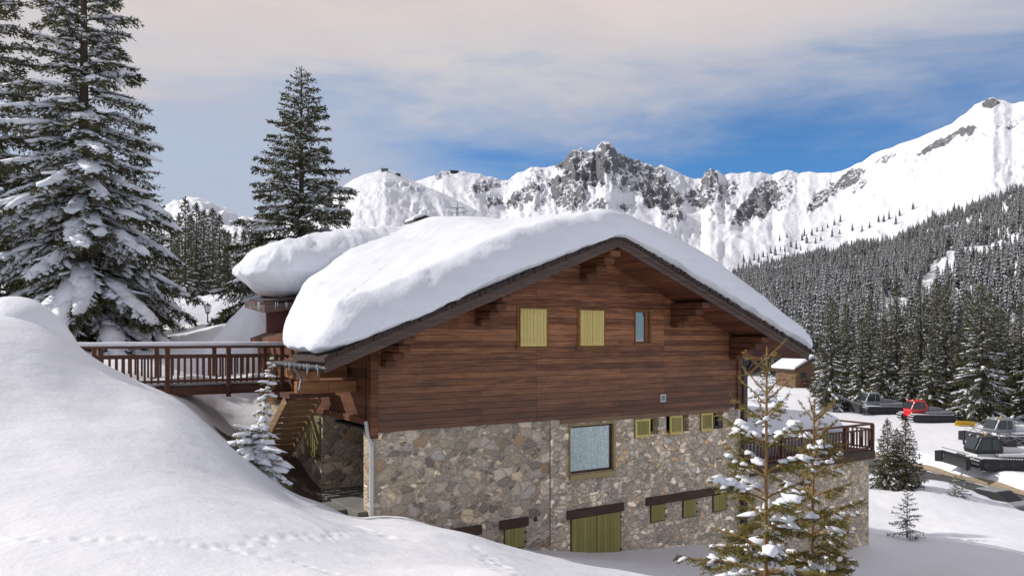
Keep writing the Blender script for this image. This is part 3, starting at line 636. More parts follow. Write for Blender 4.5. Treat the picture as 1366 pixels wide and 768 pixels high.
# ---------------------------------------------------------------- terrace
TU0, TU1, TV0, TV1, TZ = UW+.35, 20.0, .0, 5.4, -4.23
te = house_empty('terrace', 16.4, 2.5, ZB-.5, 'raised stone terrace with a brown wooden railing right of the chalet', 'terrace')
m = hmb(); m.box(UW-.1, TU1-.15, TV0+.12, TV1, ZB-.6, TZ-.28); m.build('stone_base', M['rubble'], te)
m = hmb(); m.box(UW+.1, TU1, TV0-.05, TV1+.1, TZ-.27, TZ+.05); m.build('deck_edge', M['lintel_wood'], te, bevel=.015)
TR = []
def railrun(p0, p1, posts, n):
    p0 = np.array(p0, float); p1 = np.array(p1, float); L = np.linalg.norm(p1-p0); d = (p1-p0)/L
    for t in posts: q = p0+(p1-p0)*t; m = hmb(); m.box(q[0]-.06,q[0]+.06,q[1]-.06,q[1]+.06,TZ,TZ+1.0); m.build('post', M['rail_wood'], te, bevel=.01)
    def hb(a, b, w, h, nm): m = hmb(); m.beam(a, b, w, h); m.build(nm, M['rail_wood'], te, bevel=.006)
    z = np.array([0,0,1]); hb(p0+z*1.02, p1+z*1.02, .14, .06, 'handrail'); hb(p0+z*.82, p1+z*.82, .04, .06, 'rail'); hb(p0+z*.14, p1+z*.14, .04, .06, 'rail')
    for k in range(n):
        t = (k+.5)/n
        if min(abs(t-s)*L for s in posts) > .08: q = p0+(p1-p0)*t; m = hmb(); m.box(q[0]-.035,q[0]+.035,q[1]-.014,q[1]+.014,TZ+.10,TZ+.84) if abs(d[0]) > .5 else m.box(q[0]-.014,q[0]+.014,q[1]-.035,q[1]+.035,TZ+.10,TZ+.84); m.build('baluster', M['rail_wood'], te)
uc = TU1-.08
railrun((TU0, TV0+.02, TZ), (uc, TV0+.02, TZ), (0, .26, .5, .76, 1), 40)
railrun((uc, TV0+.02, TZ), (uc, TV1, TZ), (.33, .66, 1), 30)
m = hmb(); a, b = wu(1048), wu(1068); wb_ = -6.4; m.box(a, b, TV0+.06, TV0+.125, wb_, wb_+.85); m.build('hatch', M['green_paint'], te)
# ---------------------------------------------------------------- snow blankets
def blanket(name, outline, base, T, rin, rout, label, cat='snow', n_ed=9, n_in=26, xf=HW, amp=.05, nper=220, lip=.25, rings_bottom=True, fs=1.0, kind='stuff', topn=None, edge_lump=.05, smat='snow'):
    """soft rounded slab over base(u,v); rin: radius of rounded edge, rout: how far it bulges out"""
    P = np.array(outline, float); Q = np.r_[P, P[:1]]; seg = np.linalg.norm(np.diff(Q, axis=0), axis=1); cum = np.r_[0, np.cumsum(seg)]
    s = np.linspace(0, cum[-1], nper, endpoint=False); ring = np.c_[np.interp(s, cum, Q[:,0]), np.interp(s, cum, Q[:,1])]
    for _ in range(int(2*(rin*.85/(cum[-1]/nper))**2)+3): ring = (np.roll(ring,1,0)+ring*2+np.roll(ring,-1,0))/4
    nx = np.roll(ring,-1,0)-np.roll(ring,1,0); nrm = np.c_[nx[:,1], -nx[:,0]]; nrm /= np.linalg.norm(nrm, axis=1)[:,None]
    ar = np.sum(ring[:,0]*np.roll(ring[:,1],-1)-np.roll(ring[:,0],-1)*ring[:,1])
    if ar < 0: nrm = -nrm
    c = ring.mean(0); lo = ring.min(0); hi = ring.max(0)
    half = (hi-lo)/2; short = min(half); cc = (lo+hi)/2
    # medial target: shrink box toward its long axis
    tgt = ring.copy()
    for k in range(2):
        m_ = half[k]-short; tgt[:,k] = np.clip(ring[:,k], cc[k]-m_-.01, cc[k]+m_+.01)
    rows = []
    Tf = T if callable(T) else (lambda u, v: np.full(u.shape, T))
    el = 1+edge_lump*6*fbm(ring[:,0]*.9*fs+ring[:,1]*.7, ring[:,1]*.9*fs-ring[:,0]*.3, 4, 11)[:,None]
    # underside
    def row(xy, z): rows.append(np.c_[xy, z])
    inn = ring-nrm*rin*.7
    for k in range(8):
        f = 1-k/8; xy = inn*(1-f)+tgt*f; row(xy, base(xy[:,0], xy[:,1])-.02)
    nb = len(rows)
    for k in range(n_ed*2+1):
        a = -math.pi/2*.75+(math.pi/2*1.75)*k/(n_ed*2)
        off = (math.cos(a))*(rin+rout)-rin
        xy = ring+nrm*off*(el if off > -rin*.5 else 1)
        inn = ring-nrm*max(0, -off+.0)
        tt = Tf(xy[:,0], xy[:,1]); bb = base(np.where(off>0, ring[:,0], xy[:,0]), np.where(off>0, ring[:,1], xy[:,1]))
        hh = lip+(1-lip)*math.sin(a) if a > 0 else lip*(1-(math.sin(-a)/math.sin(math.pi/2*.75))**2)
        row(xy, bb+tt*hh+.012)
    last = ring-nrm*rin
    for k in range(1, n_in+1):
        f = k/n_in; xy = last*(1-f)+tgt*f
        row(xy, base(xy[:,0], xy[:,1])+Tf(xy[:,0], xy[:,1])+.012)
    V = np.concatenate(rows); nr = len(rows); nn = nper
    W = np.concatenate([np.full(nn, min(1, max(0, (i-nb)/4))) for i in range(nr)])
    V[:,2] += W*amp*fbm(V[:,0]*.8*fs, V[:,1]*.8*fs, 4, 5)*2
    for i in range(3):
        V[:, i % 3] += W*(1-np.concatenate([np.full(nn, 1. if i_ > nb+n_ed*2+2 else 0) for i_ in range(nr)]))*edge_lump*fbm(V[:,0]*2.7*fs+i*7+V[:,2]*2.3, V[:,1]*2.7*fs+V[:,2]*3.1, 4, 20+i)
    V = np.c_[V[:,0], V[:,1], V[:,2]]
    W3_ = np.array([xf(p) for p in V])
    i = np.arange(nr-1)[:,None]*nn; jx = np.arange(nn)[None]; j2 = (jx+1) % nn
    quads = np.stack([i+jx, i+j2, i+nn+j2, i+nn+jx], -1).reshape(-1,4)
    loc = W3_.mean(0); loc[2] = W3_[:,2].min()
    me = mesh_np(name, W3_-loc, [quads], [M[smat]], smooth=True)
    bm = bmesh.new(); bm.from_mesh(me); bmesh.ops.remove_doubles(bm, verts=bm.verts, dist=1e-4); bmesh.ops.recalc_face_normals(bm, faces=bm.faces); bm.to_mesh(me); bm.free()
    o = link(bpy.data.objects.new(name, me)); o.location = loc
    return props(o, label, cat, kind=kind)
def rbase(u, v): return 2.40-SL*np.sqrt((u-RIDGE)**2+.15)+.27
def rT(u, v): return 1.12+.30*sst(v, -1.2, 4)-.35*np.exp(-((u-RIDGE)/1.9)**2)*(1-.55*sst(v, -1, 7))-.30*sst(u, 9, 14.2)+.1*np.sin(v*.6+u*.3)+.72*np.exp(-((v-5.6)/2.5)**2)*sst(u, -1.0, 1.2)*(1-sst(u, 4.2, 7))
blanket('roof_snow', [(RIDGE-EU-.05,VF-.06),(RIDGE+EU+.30,VF-.06),(RIDGE+EU+.2,VB-.2),(4,VB-.2),(1.3,8.5),(-.5,3.9),(RIDGE-EU-.05,1.05)], rbase, rT, .55, .16, 'thick smooth slab of snow lying over the gabled main roof', nper=520, n_in=44, amp=.045, lip=.15, edge_lump=.06, smat='roof_snow')
def cbase(u, v): return cross_under(u, v)+.28
blanket('roof_snow', [(CU-.1,CV0-.1),(5.5,CV0-.1),(5.5,10.0),(.6,10.0),(CU-.1,CV1+.1)], cbase, lambda u, v: 1.62+.06*np.clip(u-CU,0,6)-.10*np.clip(v-CV0,0,6)-.02*np.clip(u-2,0,9)**2, .95, .40, 'bulging snow cushion overhanging the entrance roof at the left', nper=380, n_in=30, lip=.45, edge_lump=.10, amp=.06, smat='roof_snow')
blanket('deck_snow', [(BU0,6.17),(BU1,6.17),(BU1,7.65),(BU0,7.65)], lambda u, v: DZ+0*u, lambda u, v: .16+.1*np.sin(u*1.7)**2, .15, .0, 'snow lying on the boards of the footbridge', nper=260, n_in=8, amp=.03)
blanket('rail_snow', [(BU0,5.92),(BU1,5.92),(BU1,6.10),(BU0,6.10)], lambda u, v: DZ+1.12+0*u, .10, .05, .01, 'narrow ridge of snow on the front handrail of the footbridge', nper=400, n_in=3, amp=.006, edge_lump=.008)
blanket('rail_snow', [(BU0,7.76),(BU1,7.76),(BU1,7.94),(BU0,7.94)], lambda u, v: DZ+1.12+0*u, .10, .05, .01, 'narrow ridge of snow on the rear handrail of the footbridge', nper=400, n_in=3, amp=.006, edge_lump=.008)
blanket('terrace_snow', [(UW+.45,TV0+.45),(TU1-.7,TV0+.4),(TU1-.35,TV0+1.2),(TU1-.35,TV1-.2),(UW+.45,TV1-.2)], lambda u, v: TZ+.05+0*u, lambda u, v: 1.48-.18*sst(u, 18, 20)+.0*v, .8, .05, 'deep rounded block of snow lying on the terrace', nper=260, n_in=20, amp=.04, lip=.4)
# icicles
ip = None
for k in range(26):
    if k < 15: p = np.array(HW((RIDGE-EU-.12-rng.uniform(0,.12), VF+.1+rng.uniform(0,3.2), roof_under(RIDGE-EU)+.12)))
    else: p = np.array(HW((CU-.2, CV0+rng.uniform(-.1,.9), .95)) if k % 2 else HW((rng.uniform(CU,-.5), CV0-.2, .95)))
    if ip is None:
        m = MB(); L = .17; m.tube((0,0,0),(0.004,0,-L*.5),.011,.007,6); m.tube((0.004,0,-L*.5),(0,0,-L),.007,.002,6)
        ip = m.build('icicle', M['ice'], loc=(0,0,0)); o = ip
    else: o = link(ip.copy())
    o.location = p; s = rng.uniform(.5,1.5); o.scale = (1,1,s)
    g = 'icicles along the main eave' if k < 15 else 'icicles below the entrance roof snow'
    props(o, 'small icicle hanging from the snow above the grey gutter' if k < 15 else 'small icicle hanging below the snow cushion of the entrance roof', 'icicle', g)
# ---------------------------------------------------------------- conifers
ICO = None
def ico_t(sub):
    bm = bmesh.new(); bmesh.ops.create_icosphere(bm, subdivisions=sub, radius=1); V = np.array([v.co[:] for v in bm.verts]); Fc = np.array([[v.index for v in f.verts] for f in bm.faces]); bm.free(); return V, Fc
ICO1, ICO2 = ico_t(1), ico_t(2)
def norm(a): return a/np.maximum(np.linalg.norm(a, axis=-1, keepdims=True), 1e-9)
class Tree:
    def __init__(s, seed): s.r = np.random.default_rng(seed); s.cards = []; s.blobs = []; s.tub = []
    def card(s, P, D, L, W, roll=None):   # rhombic needle sprays
        n = len(P); D = norm(D); rnd = s.r.normal(size=(n, 3)); side = norm(np.cross(D, rnd)); L = L[:, None]; W = W[:, None]
        s.cards.append(np.stack([P, P+D*L*.45+side*W*.5, P+D*L, P+D*L*.45-side*W*.5], 1))
    def blob(s, P, D, a, b, c):           # snow clumps: along D half length a, half width b, half height c
        s.blobs.append((P, norm(D), a, b, c))
    def tube(s, pts, rad, n=5): s.tub.append((np.array(pts), np.array(rad), n))
def tubes_mesh(tub):
    Vs = []; Fs = []; base = 0
    for pts, rad, n in tub:
        d = norm(np.gradient(pts, axis=0)); t = np.where(np.abs(d[:, 2:3]) > .9, np.array([[1., 0, 0]]), np.array([[0, 0, 1.]])); a = norm(np.cross(d, t)); b = np.cross(d, a)
        an = np.linspace(0, 2*math.pi, n, endpoint=False); V = pts[:, None]+(a[:, None]*np.cos(an)[None, :, None]+b[:, None]*np.sin(an)[None, :, None])*rad[:, None, None]
        m = len(pts); i = np.arange(m-1)[:, None]*n; j = np.arange(n)[None]; j2 = (j+1) % n
        Fs.append(np.stack([i+j, i+j2, i+n+j2, i+n+j], -1).reshape(-1, 4)+base); Vs.append(V.reshape(-1, 3)); base += m*n
    return np.concatenate(Vs), np.concatenate(Fs)
def blobs_mesh(blobs, ico, r):
    TV, TF = ico; Vs = []; Fs = []; base = 0
    for P, D, a, b, c in blobs:
        n = len(P); up = np.array([0, 0, 1.]); S = norm(np.cross(D, np.tile(up, (n, 1)))); U = norm(np.cross(S, D)); U = norm(U*.5+up*.5)
        lump = 1+.22*r.normal(size=(n, len(TV)))
        z = TV[None, :, 2]; z = np.where(z < 0, z*.35, z)
        V = P[:, None]+D[:, None]*(TV[None, :, 0]*a[:, None]*lump)[..., None]+S[:, None]*(TV[None, :, 1]*b[:, None]*lump)[..., None]+U[:, None]*(z*c[:, None]*lump)[..., None]
        Fs.append((TF[None]+np.arange(n)[:, None, None]*len(TV)).reshape(-1, 3)+base); Vs.append(V.reshape(-1, 3)); base += n*len(TV)
    return np.concatenate(Vs), np.concatenate(Fs)
def grow(seed, H, Rr, nb=120, t0=.05, tw=.13, cl=.2, cw=.05, cs=.06, snow=.5, sn=1., droop=.5, rise=.35, pw=.85, twl=.42, lean=(0, 0), blobden=1., tr=None, az_bias=None, irr=.25, sub=False, skip=()):
    T = Tree(seed); r = T.r
    zt = np.linspace(0, 1, 12); trunk = np.c_[lean[0]*zt**1.5*H, lean[1]*zt**1.5*H, zt*H]; tr = tr or H*.016
    T.tube(trunk, tr*(1-zt)**.9+.012*H/10, 8)
    def tp(t): return np.array([lean[0]*t**1.5*H, lean[1]*t**1.5*H, t*H])
    # tip tuft
    for i in range(nb):
        t = t0+(1-t0)*((i+r.uniform(0, 1))/nb)**1.0*.985
        az = i*2.39996+r.normal(0, .35); L = Rr*((1-t)**pw)*r.uniform(1-irr, 1+irr*.6)+.02*H*.5
        low = (1-t); a = rise*(.2+1.2*t)-.12*low; dr = droop*(.3+.9*low)*r.uniform(.7, 1.25)
        n = 9; s_ = np.linspace(0, 1, n); dh = np.array([math.cos(az), math.sin(az), 0.])
        p0 = tp(t); wob = np.cumsum(r.normal(0, .04, n))*L*.35; sd = np.array([-dh[1], dh[0], 0])
        pts = p0+dh*(s_*L)[:, None]*.96+sd*wob[:, None]; pts[:, 2] += a*L*s_-dr*L*s_**2+.16*L*dr*2*s_**4
        T.tube(pts, (.004+.012*L)*(1-s_)**.8*.9+.003, 4)
        # twigs
        nt_ = max(3, int(L/tw)); st = np.sort(r.uniform(.10 if L < 1 else .16, 1, nt_*2)); side = np.where(r.uniform(size=nt_*2) < .5, -1., 1.)
        bp = np.stack([np.interp(st, s_, pts[:, k]) for k in range(3)], 1)
        tang = norm(np.stack([np.interp(st, s_, np.gradient(pts[:, k])) for k in range(3)], 1))
        lat = norm(np.cross(tang, [0, 0, 1.]))*side[:, None]
        tl = twl*L*np.minimum(1, 1.15-st)*np.minimum(1, st*2.6)*r.uniform(.6, 1.2, nt_*2)+.05*Rr*.5
        hang = r.uniform(-.05, .55, nt_*2)*(.5+low)
        td = norm(tang*.75+lat*r.uniform(.55, 1.1, nt_*2)[:, None]-np.array([0, 0, 1.])*hang[:, None])
        mult = max(2, int(np.median(tl)/cs))
        for q in range(mult):
            f = (q+r.uniform(0, 1, len(st)))/mult
            P = bp+td*(tl*f)[:, None]-np.array([0, 0, 1.])*(.35*tl*f**2*low)[:, None]
            D = td+r.normal(0, .55, (len(st), 3)); D[:, 2] -= .12
            T.card(P, D, cl*r.uniform(.6, 1.3, len(st))*(1-.35*t), cw*r.uniform(.6, 1.3, len(st)))
        # along the branch
        m = max(3, int(L/cs*1.1)); f = r.uniform(.08, 1.02, m); P = np.stack([np.interp(f, s_, pts[:, k]) for k in range(3)], 1)
        T.card(P, np.tile(dh, (m, 1))+r.normal(0, .7, (m, 3)), cl*r.uniform(.6, 1.2, m), cw*r.uniform(.7, 1.3, m))
        # snow
        if r.uniform() < snow+.25:
            k = max(2, int(L/(.26*sn)*blobden)); f = r.uniform(.25 if L > 1 else .1, .98, k); f = f[r.uniform(size=k) < snow*1.2]
            if len(f):
                P = np.stack([np.interp(f, s_, pts[:, k_]) for k_ in range(3)], 1); D = norm(np.stack([np.interp(f, s_, np.gradient(pts[:, k_])) for k_ in range(3)], 1))
                wd = (.6+.8*low)*(.05+.085*np.minimum(L, 3)*np.sin(np.clip(f, 0, 1)*math.pi*.8))*sn*r.uniform(.6, 1.3, len(f))
                T.blob(P+np.array([0, 0, .025*sn]), D, wd*r.uniform(1.1, 2.0, len(f)), wd*.75, wd*r.uniform(.28, .5, len(f)))
            pick = r.uniform(size=len(st)) < snow*.8*blobden
            if pick.any():
                P = bp[pick]+td[pick]*(tl[pick]*.5)[:, None]; P[:, 2] += -.35*tl[pick]*.25*low+.02*sn
                T.blob(P, td[pick], tl[pick]*.38*r.uniform(.5, 1.1, pick.sum()), (.03+.075*tl[pick])*sn, (.02+.045*tl[pick])*sn)
    m = 26; P = np.tile(tp(.97), (m, 1)); P[:, 2] += r.uniform(-.03, .03, m)*H; T.card(P, np.tile([0, 0, 1.], (m, 1))+r.normal(0, .5, (m, 3)), np.full(m, cl), np.full(m, cw))
    return T
def tree_obj(T, loc, label, group=None, name='spruce_tree', cat='tree', mats=('needles', 'clump', 'bark'), ico=None, rz=0, single=False):
    e = empty(name, loc, rz, label, cat, group)
    def part(nm, V, Fc, mt, sm):
        me = mesh_np(nm, V, [Fc], [M[mt]], smooth=sm); o = link(bpy.data.objects.new(nm, me)); o.parent = e; return o
    V, Fc = tubes_mesh(T.tub); part('trunk', V, Fc, mats[2], True)
    c = np.concatenate(T.cards); part('crown', c.reshape(-1, 3), np.arange(len(c)*4).reshape(-1, 4), mats[0], False)
    if T.blobs: V, Fc = blobs_mesh(T.blobs, ico or ICO1, T.r); part('snow_load', V, Fc, mats[1], True)['kind'] = 'stuff'
    return e
def copy_tree(o, loc, rz, s, label, group=None):
    c = link(o.copy()); c.location = loc; c.rotation_euler = (0, 0, rz); c.scale = (s[0], s[0], s[1]) if isinstance(s, tuple) else (s, s, s)
    for ch in [q for q in C.objects if q.parent is o]: d = link(ch.copy()); d.parent = c
    c['label'] = label
    if group: c['group'] = group
    elif 'group' in c: del c['group']
    return c
def gp(px, D, dz=-.15): x, y, z = on_ground(px, D); return (x, y, z+dz)
# large spruces on the left
T = grow(11, 17.8, 4.0, nb=195, t0=.03, tw=.11, cl=.20, cw=.052, cs=.045, snow=.78, sn=1.2, droop=.66, rise=.30, pw=.74, irr=.34, blobden=1.15)
tree_obj(T, gp(112, 29.5), 'tallest spruce, snow loaded, rising beside the bridge at the left', ico=ICO1)
T = grow(12, 15.5, 4.1, nb=160, tw=.14, cl=.22, cw=.06, cs=.06, snow=.5, sn=1.1, droop=.5, pw=.7)
tree_obj(T, gp(-15, 31), 'snowy spruce cut by the left edge of the picture')
T = grow(13, 11.0, 2.3, nb=130, tw=.14, cl=.22, cw=.055, cs=.06, snow=.5, sn=1.0, droop=.5, pw=.75)
tree_obj(T, gp(180, 37), 'smaller snowy spruce half hidden behind the tallest one')
T = grow(14, 15.1, 4.7, nb=200, tw=.12, cl=.21, cw=.06, cs=.055, snow=.65, sn=.95, droop=.45, rise=.35, pw=.80, irr=.32, blobden=.8)
x, y, z = gp(402, 38); tree_obj(T, (x, y, -1.95), 'lone tall spruce dusted with snow behind the chalet roof')
x, y, z = gp(350, 44); T = grow(15, 7.0, 2.1, nb=80, tw=.2, cl=.22, cw=.06, cs=.09, snow=.55, sn=1.0); PT_LOW = tree_obj(T, (x, y, 0.2), 'short broad spruce at the foot of the lone tall spruce')
# grove behind, left
GT = [tree_obj(grow(30+i, 11.5, [1.9, 2.3, 1.7][i], nb=110, tw=.25, cl=.36, cw=.12, cs=.12, snow=.45, sn=1.0, droop=.35, pw=.75), gp([262, 284, 247][i], [88, 92, 84][i]), ['narrow spruce in the far grove, highest of the middle pair', 'bushy far spruce just right of the highest in the grove', 'slim far spruce at the left end of the grove'][i], 'spruces of the far grove left of the lone tree') for i in range(3)]
for i, (px, D, s) in enumerate([(255, 96, .95), (272, 99, 1.05), (293, 86, .9), (305, 95, .8), (315, 88, .75), (325, 98, .85), (238, 90, .9), (228, 100, .95), (300, 104, .9), (336, 90, .75), (215, 92, .8), (345,100,.8), (470,105,.55)]):
    copy_tree(GT[i % 3], gp(px, D), i*1.7, s, 'dark snow dusted spruce in the far grove left of the lone tree', 'spruces of the far grove left of the lone tree')
# right grove beyond the snow cats
MT = []
mid = [(1108, 104, 15.5, 'spruce standing alone at the left end of the right hand row'), (1150, 112, 12.5, 'slim spruce next to the left end of the right hand row'), (1309, 92, 16.5, 'broad spruce with long white branches behind the grey snow groomer')]
for i, (px, D, H, lab) in enumerate(mid):
    MT.append(tree_obj(grow(50+i, H, [3.1, 2.6, 4.0][i], nb=[170, 140, 190][i], tw=.2, cl=.36, cw=.10, cs=.10, snow=[.55, .55, .5][i], sn=.92, droop=.4, rise=.3, pw=.78, irr=.22), gp(px, D), lab, 'row of spruces beyond the snow groomers'))
rest = [(1128,118,.95,0,'taller spruce close behind the left end of the row'),(1178,108,1.0,1,'medium spruce behind the dark groomer blade'),(1196,116,1.1,0,'spruce directly behind the dark groomer cab'),(1215,104,.85,1,'small spruce left of the red groomer'),(1228,112,1.12,0,'tall spruce rising behind the red groomer cab'),(1243,100,.95,1,'dark spruce just right of the red groomer cab'),(1262,108,1.1,0,'spruce above the tracks of the red groomer'),(1278,100,.85,1,'small spruce above the yellow scoop'),(1322,98,1.0,0,'spruce tucked behind the broad white branched one'),(1345,104,1.0,1,'narrow spruce right of the broad white branched one'),(1362,96,.9,0,'spruce at the right edge above the upper grey groomer'),(1392,92,.9,2,'spruce just outside the right edge'),(1160,128,1.05,0,'faint spruce farther back in the row'),(1250,130,1.15,2,'high spruce farther back above the red groomer'),(1290,128,1.1,0,'high spruce farther back behind the broad one'),(1335,125,1.1,1,'high narrow spruce farther back near the right edge'),(1095,125,.8,1,'small spruce showing beside the right eave')]
for i, (px, D, s, k, lab) in enumerate(rest): copy_tree(MT[k], gp(px, D), i*2.1+.5, s, lab, 'row of spruces beyond the snow groomers')
# young firs on the slope
YT = tree_obj(grow(70, 4.1, 1.3, nb=120, t0=.02, tw=.085, cl=.15, cw=.04, cs=.04, snow=.42, sn=.5, droop=.3, rise=.3, pw=.9), gp(1184, 44), 'left one of two young snowy firs by the terrace corner', 'young firs on the slope')
copy_tree(YT, gp(1208, 43.5), 2.2, 1.02, 'right one of two young snowy firs by the terrace corner', 'young firs on the slope')
copy_tree(YT, gp(1196, 48), 4.2, .8, 'thin young fir behind the pair by the terrace corner', 'young firs on the slope')
YS = tree_obj(grow(71, 2.05, .75, nb=42, t0=.02, tw=.08, cl=.10, cw=.028, cs=.04, snow=.45, sn=.75, droop=.1, rise=.35, pw=.8, irr=.35), gp(1210, 31.5, .05), 'little fir in the shade right of the terrace', 'young firs on the slope')
copy_tree(YS, gp(1274, 42.2), 1.0, .62, 'left of two tiny firs above the road', 'young firs on the slope')
copy_tree(YS, gp(1283, 42.4), 3.0, .70, 'right of two tiny firs above the road', 'young firs on the slope')
T = grow(72, 4.3, 2.2, nb=55, tw=.2, cl=.2, cw=.05, cs=.09, snow=.95, sn=1.5, droop=.5, blobden=1.3); x, y, z = gp(1022, 50); tree_obj(T, (x, y, -6.3), 'heavily snow loaded bushy spruce right behind the terrace')
copy_tree(PT_LOW, gp(1052, 58), 1.2, (.8, .55), 'low dark spruce beside the snow loaded one behind the terrace')
# snow laden sapling on the bank beside the stair
T = grow(80, 2.35, .40, nb=32, t0=.0, tw=.06, cl=.09, cw=.02, cs=.028, snow=.9, sn=1.3, droop=.75, rise=.3, pw=.8, blobden=1.5, lean=(.12, 0), irr=.6)
x, y, z = on_ground(345, 15.9); tree_obj(T, (x, y, z-.12), 'sapling bent under snow on the bank beside the staircase', ico=ICO2, mats=('needles_young', 'clump', 'young_bark'))
# snow covered shrub at its foot
T = grow(81, .8, .68, nb=34, t0=.0, tw=.06, cl=.09, cw=.02, cs=.03, snow=1.0, sn=1.6, droop=.5, rise=.3, pw=.35, blobden=1.5)
x, y, z = on_ground(336, 15.6); tree_obj(T, (x, y, z-.15), 'low shrub buried in snow lumps at the foot of the bent sapling', name='shrub', cat='shrub', ico=ICO2, mats=('needles_young', 'clump', 'young_bark'))
# two stemmed young spruce in front
def young(seed, H, Rr, nb, lean, loc, label, bare=.25, mats=('needles_young', 'clump', 'young_bark')):
    T = Tree(seed); r = T.r; zt = np.linspace(0, 1, 10); T.tube(np.c_[lean*zt**1.4*H, 0*zt, zt*H], .024*(1-zt)**.8+.007, 8)
    def tp(t): return np.array([lean*t**1.4*H, 0, t*H])
    def needles(A, B, dens=150, nl=.030):
        L = np.linalg.norm(B-A, axis=1); 
        for a, b, l in zip(A, B, L):
            m = max(4, int(l*dens)); f = r.uniform(0, 1, m)[:, None]; P = a*(1-f)+b*f; d = (b-a)/max(l, 1e-6)
            D = d*.75+norm(r.normal(size=(m, 3)))*.9; D[:, 2] += .15; T.card(P, D, nl*r.uniform(.7, 1.3, m), np.full(m, .0075))
    # main stem needles
    A = np.array([tp(t) for t in np.linspace(.35, .97, 12)]); needles(A[:-1], A[1:], 110)
    t = 1-bare; ts = []
    whorls = np.linspace(.06, 1-bare*.35, 13)
    for wi, t in enumerate(whorls):
        for j in range(int(r.integers(4, 7))):
            az = r.uniform(0, 2*math.pi); low = 1-t; L = (Rr*low**.75+.06)*r.uniform(.7, 1.15)
            if t > 1-bare: L = .30*(1-t)/bare+.12
            n = 7; s_ = np.linspace(0, 1, n); dh = np.array([math.cos(az), math.sin(az), 0]); a = .95*t**1.5+.12; dr = .42*low+.06
            pts = tp(min(t+r.normal(0, .012), .97))+dh*(s_*L)[:, None]; pts[:, 2] += a*L*s_-dr*L*s_**2+.12*L*s_**4
            pts[1:] += np.cumsum(r.normal(0, .018, (n-1, 3)), 0)*L*.6
            T.tube(pts, .011*(1-s_)**.7*(.4+low)+.0028, 5); needles(pts[:-1], pts[1:], 240)
            k = int(L/.075)*2 if t < 1-bare*.9 else 2
            for q in range(k):
                f = r.uniform(.18, .95); b = np.array([np.interp(f, s_, pts[:, c_]) for c_ in range(3)]); sd = np.cross(dh, [0, 0, 1])*(1 if q % 2 else -1)
                d = norm(dh*.75+sd*r.uniform(.5, 1)+np.array([0, 0, r.uniform(-.35, .15)])); l = L*.36*(1.1-f)*r.uniform(.6, 1.3)+.03
                e = b+d*l; e[2] -= .12*l; mid_ = (b+e)/2+[0, 0, .03*l]; T.tube([b, mid_, e], [.004, .003, .002], 4); needles(np.array([b, mid_]), np.array([mid_, e]), 300)
                if l > .14:
                    for s2 in (-1, 1): c_ = mid_; dd = norm(d+np.cross(d, [0, 0, 1])*s2*.8-np.array([0, 0, .2])); needles(np.array([c_]), np.array([c_+dd*l*.45]), 300)
                if r.uniform() < .17 and t < 1-bare*.8: T.blob(np.array([mid_+[0, 0, .012]]), np.array([d]), np.array([l*.42]), np.array([.018+.08*l]), np.array([.018+.07*l]))
            if t < 1-bare*.75 and r.uniform() < .42:
                m = r.integers(2, 5); f0 = r.uniform(.35, .8); f = np.clip(f0+np.linspace(-.16, .2, m), .15, 1); P = np.stack([np.interp(f, s_, pts[:, c_]) for c_ in range(3)], 1); wd = (.035+.045*L)*r.uniform(.6, 1.3, m)
                T.blob(P+[0, 0, .02], np.tile(dh, (m, 1)), wd*1.35, wd*.9, wd*.8)
    return tree_obj(T, loc, label, ico=ICO2, mats=mats, name='young_spruce')
zx = lambda px, D: ((px-683)/F*D, D)
x, y = zx(1021, 8.2); young(90, 3.75, 1.15, 0, .004, (x, y, -(462-450)/F*8.2-3.75), 'near yellow green spruce with a tall bare leader before the terrace', bare=.2)
x, y = zx(1082, 8.8); young(91, 3.1, .98, 0, .012, (x, y, -(532-450)/F*8.8-3.1), 'near snow dotted spruce, the lower and right one before the terrace', bare=.22, mats=('needles_young', 'clump', 'young_bark'))
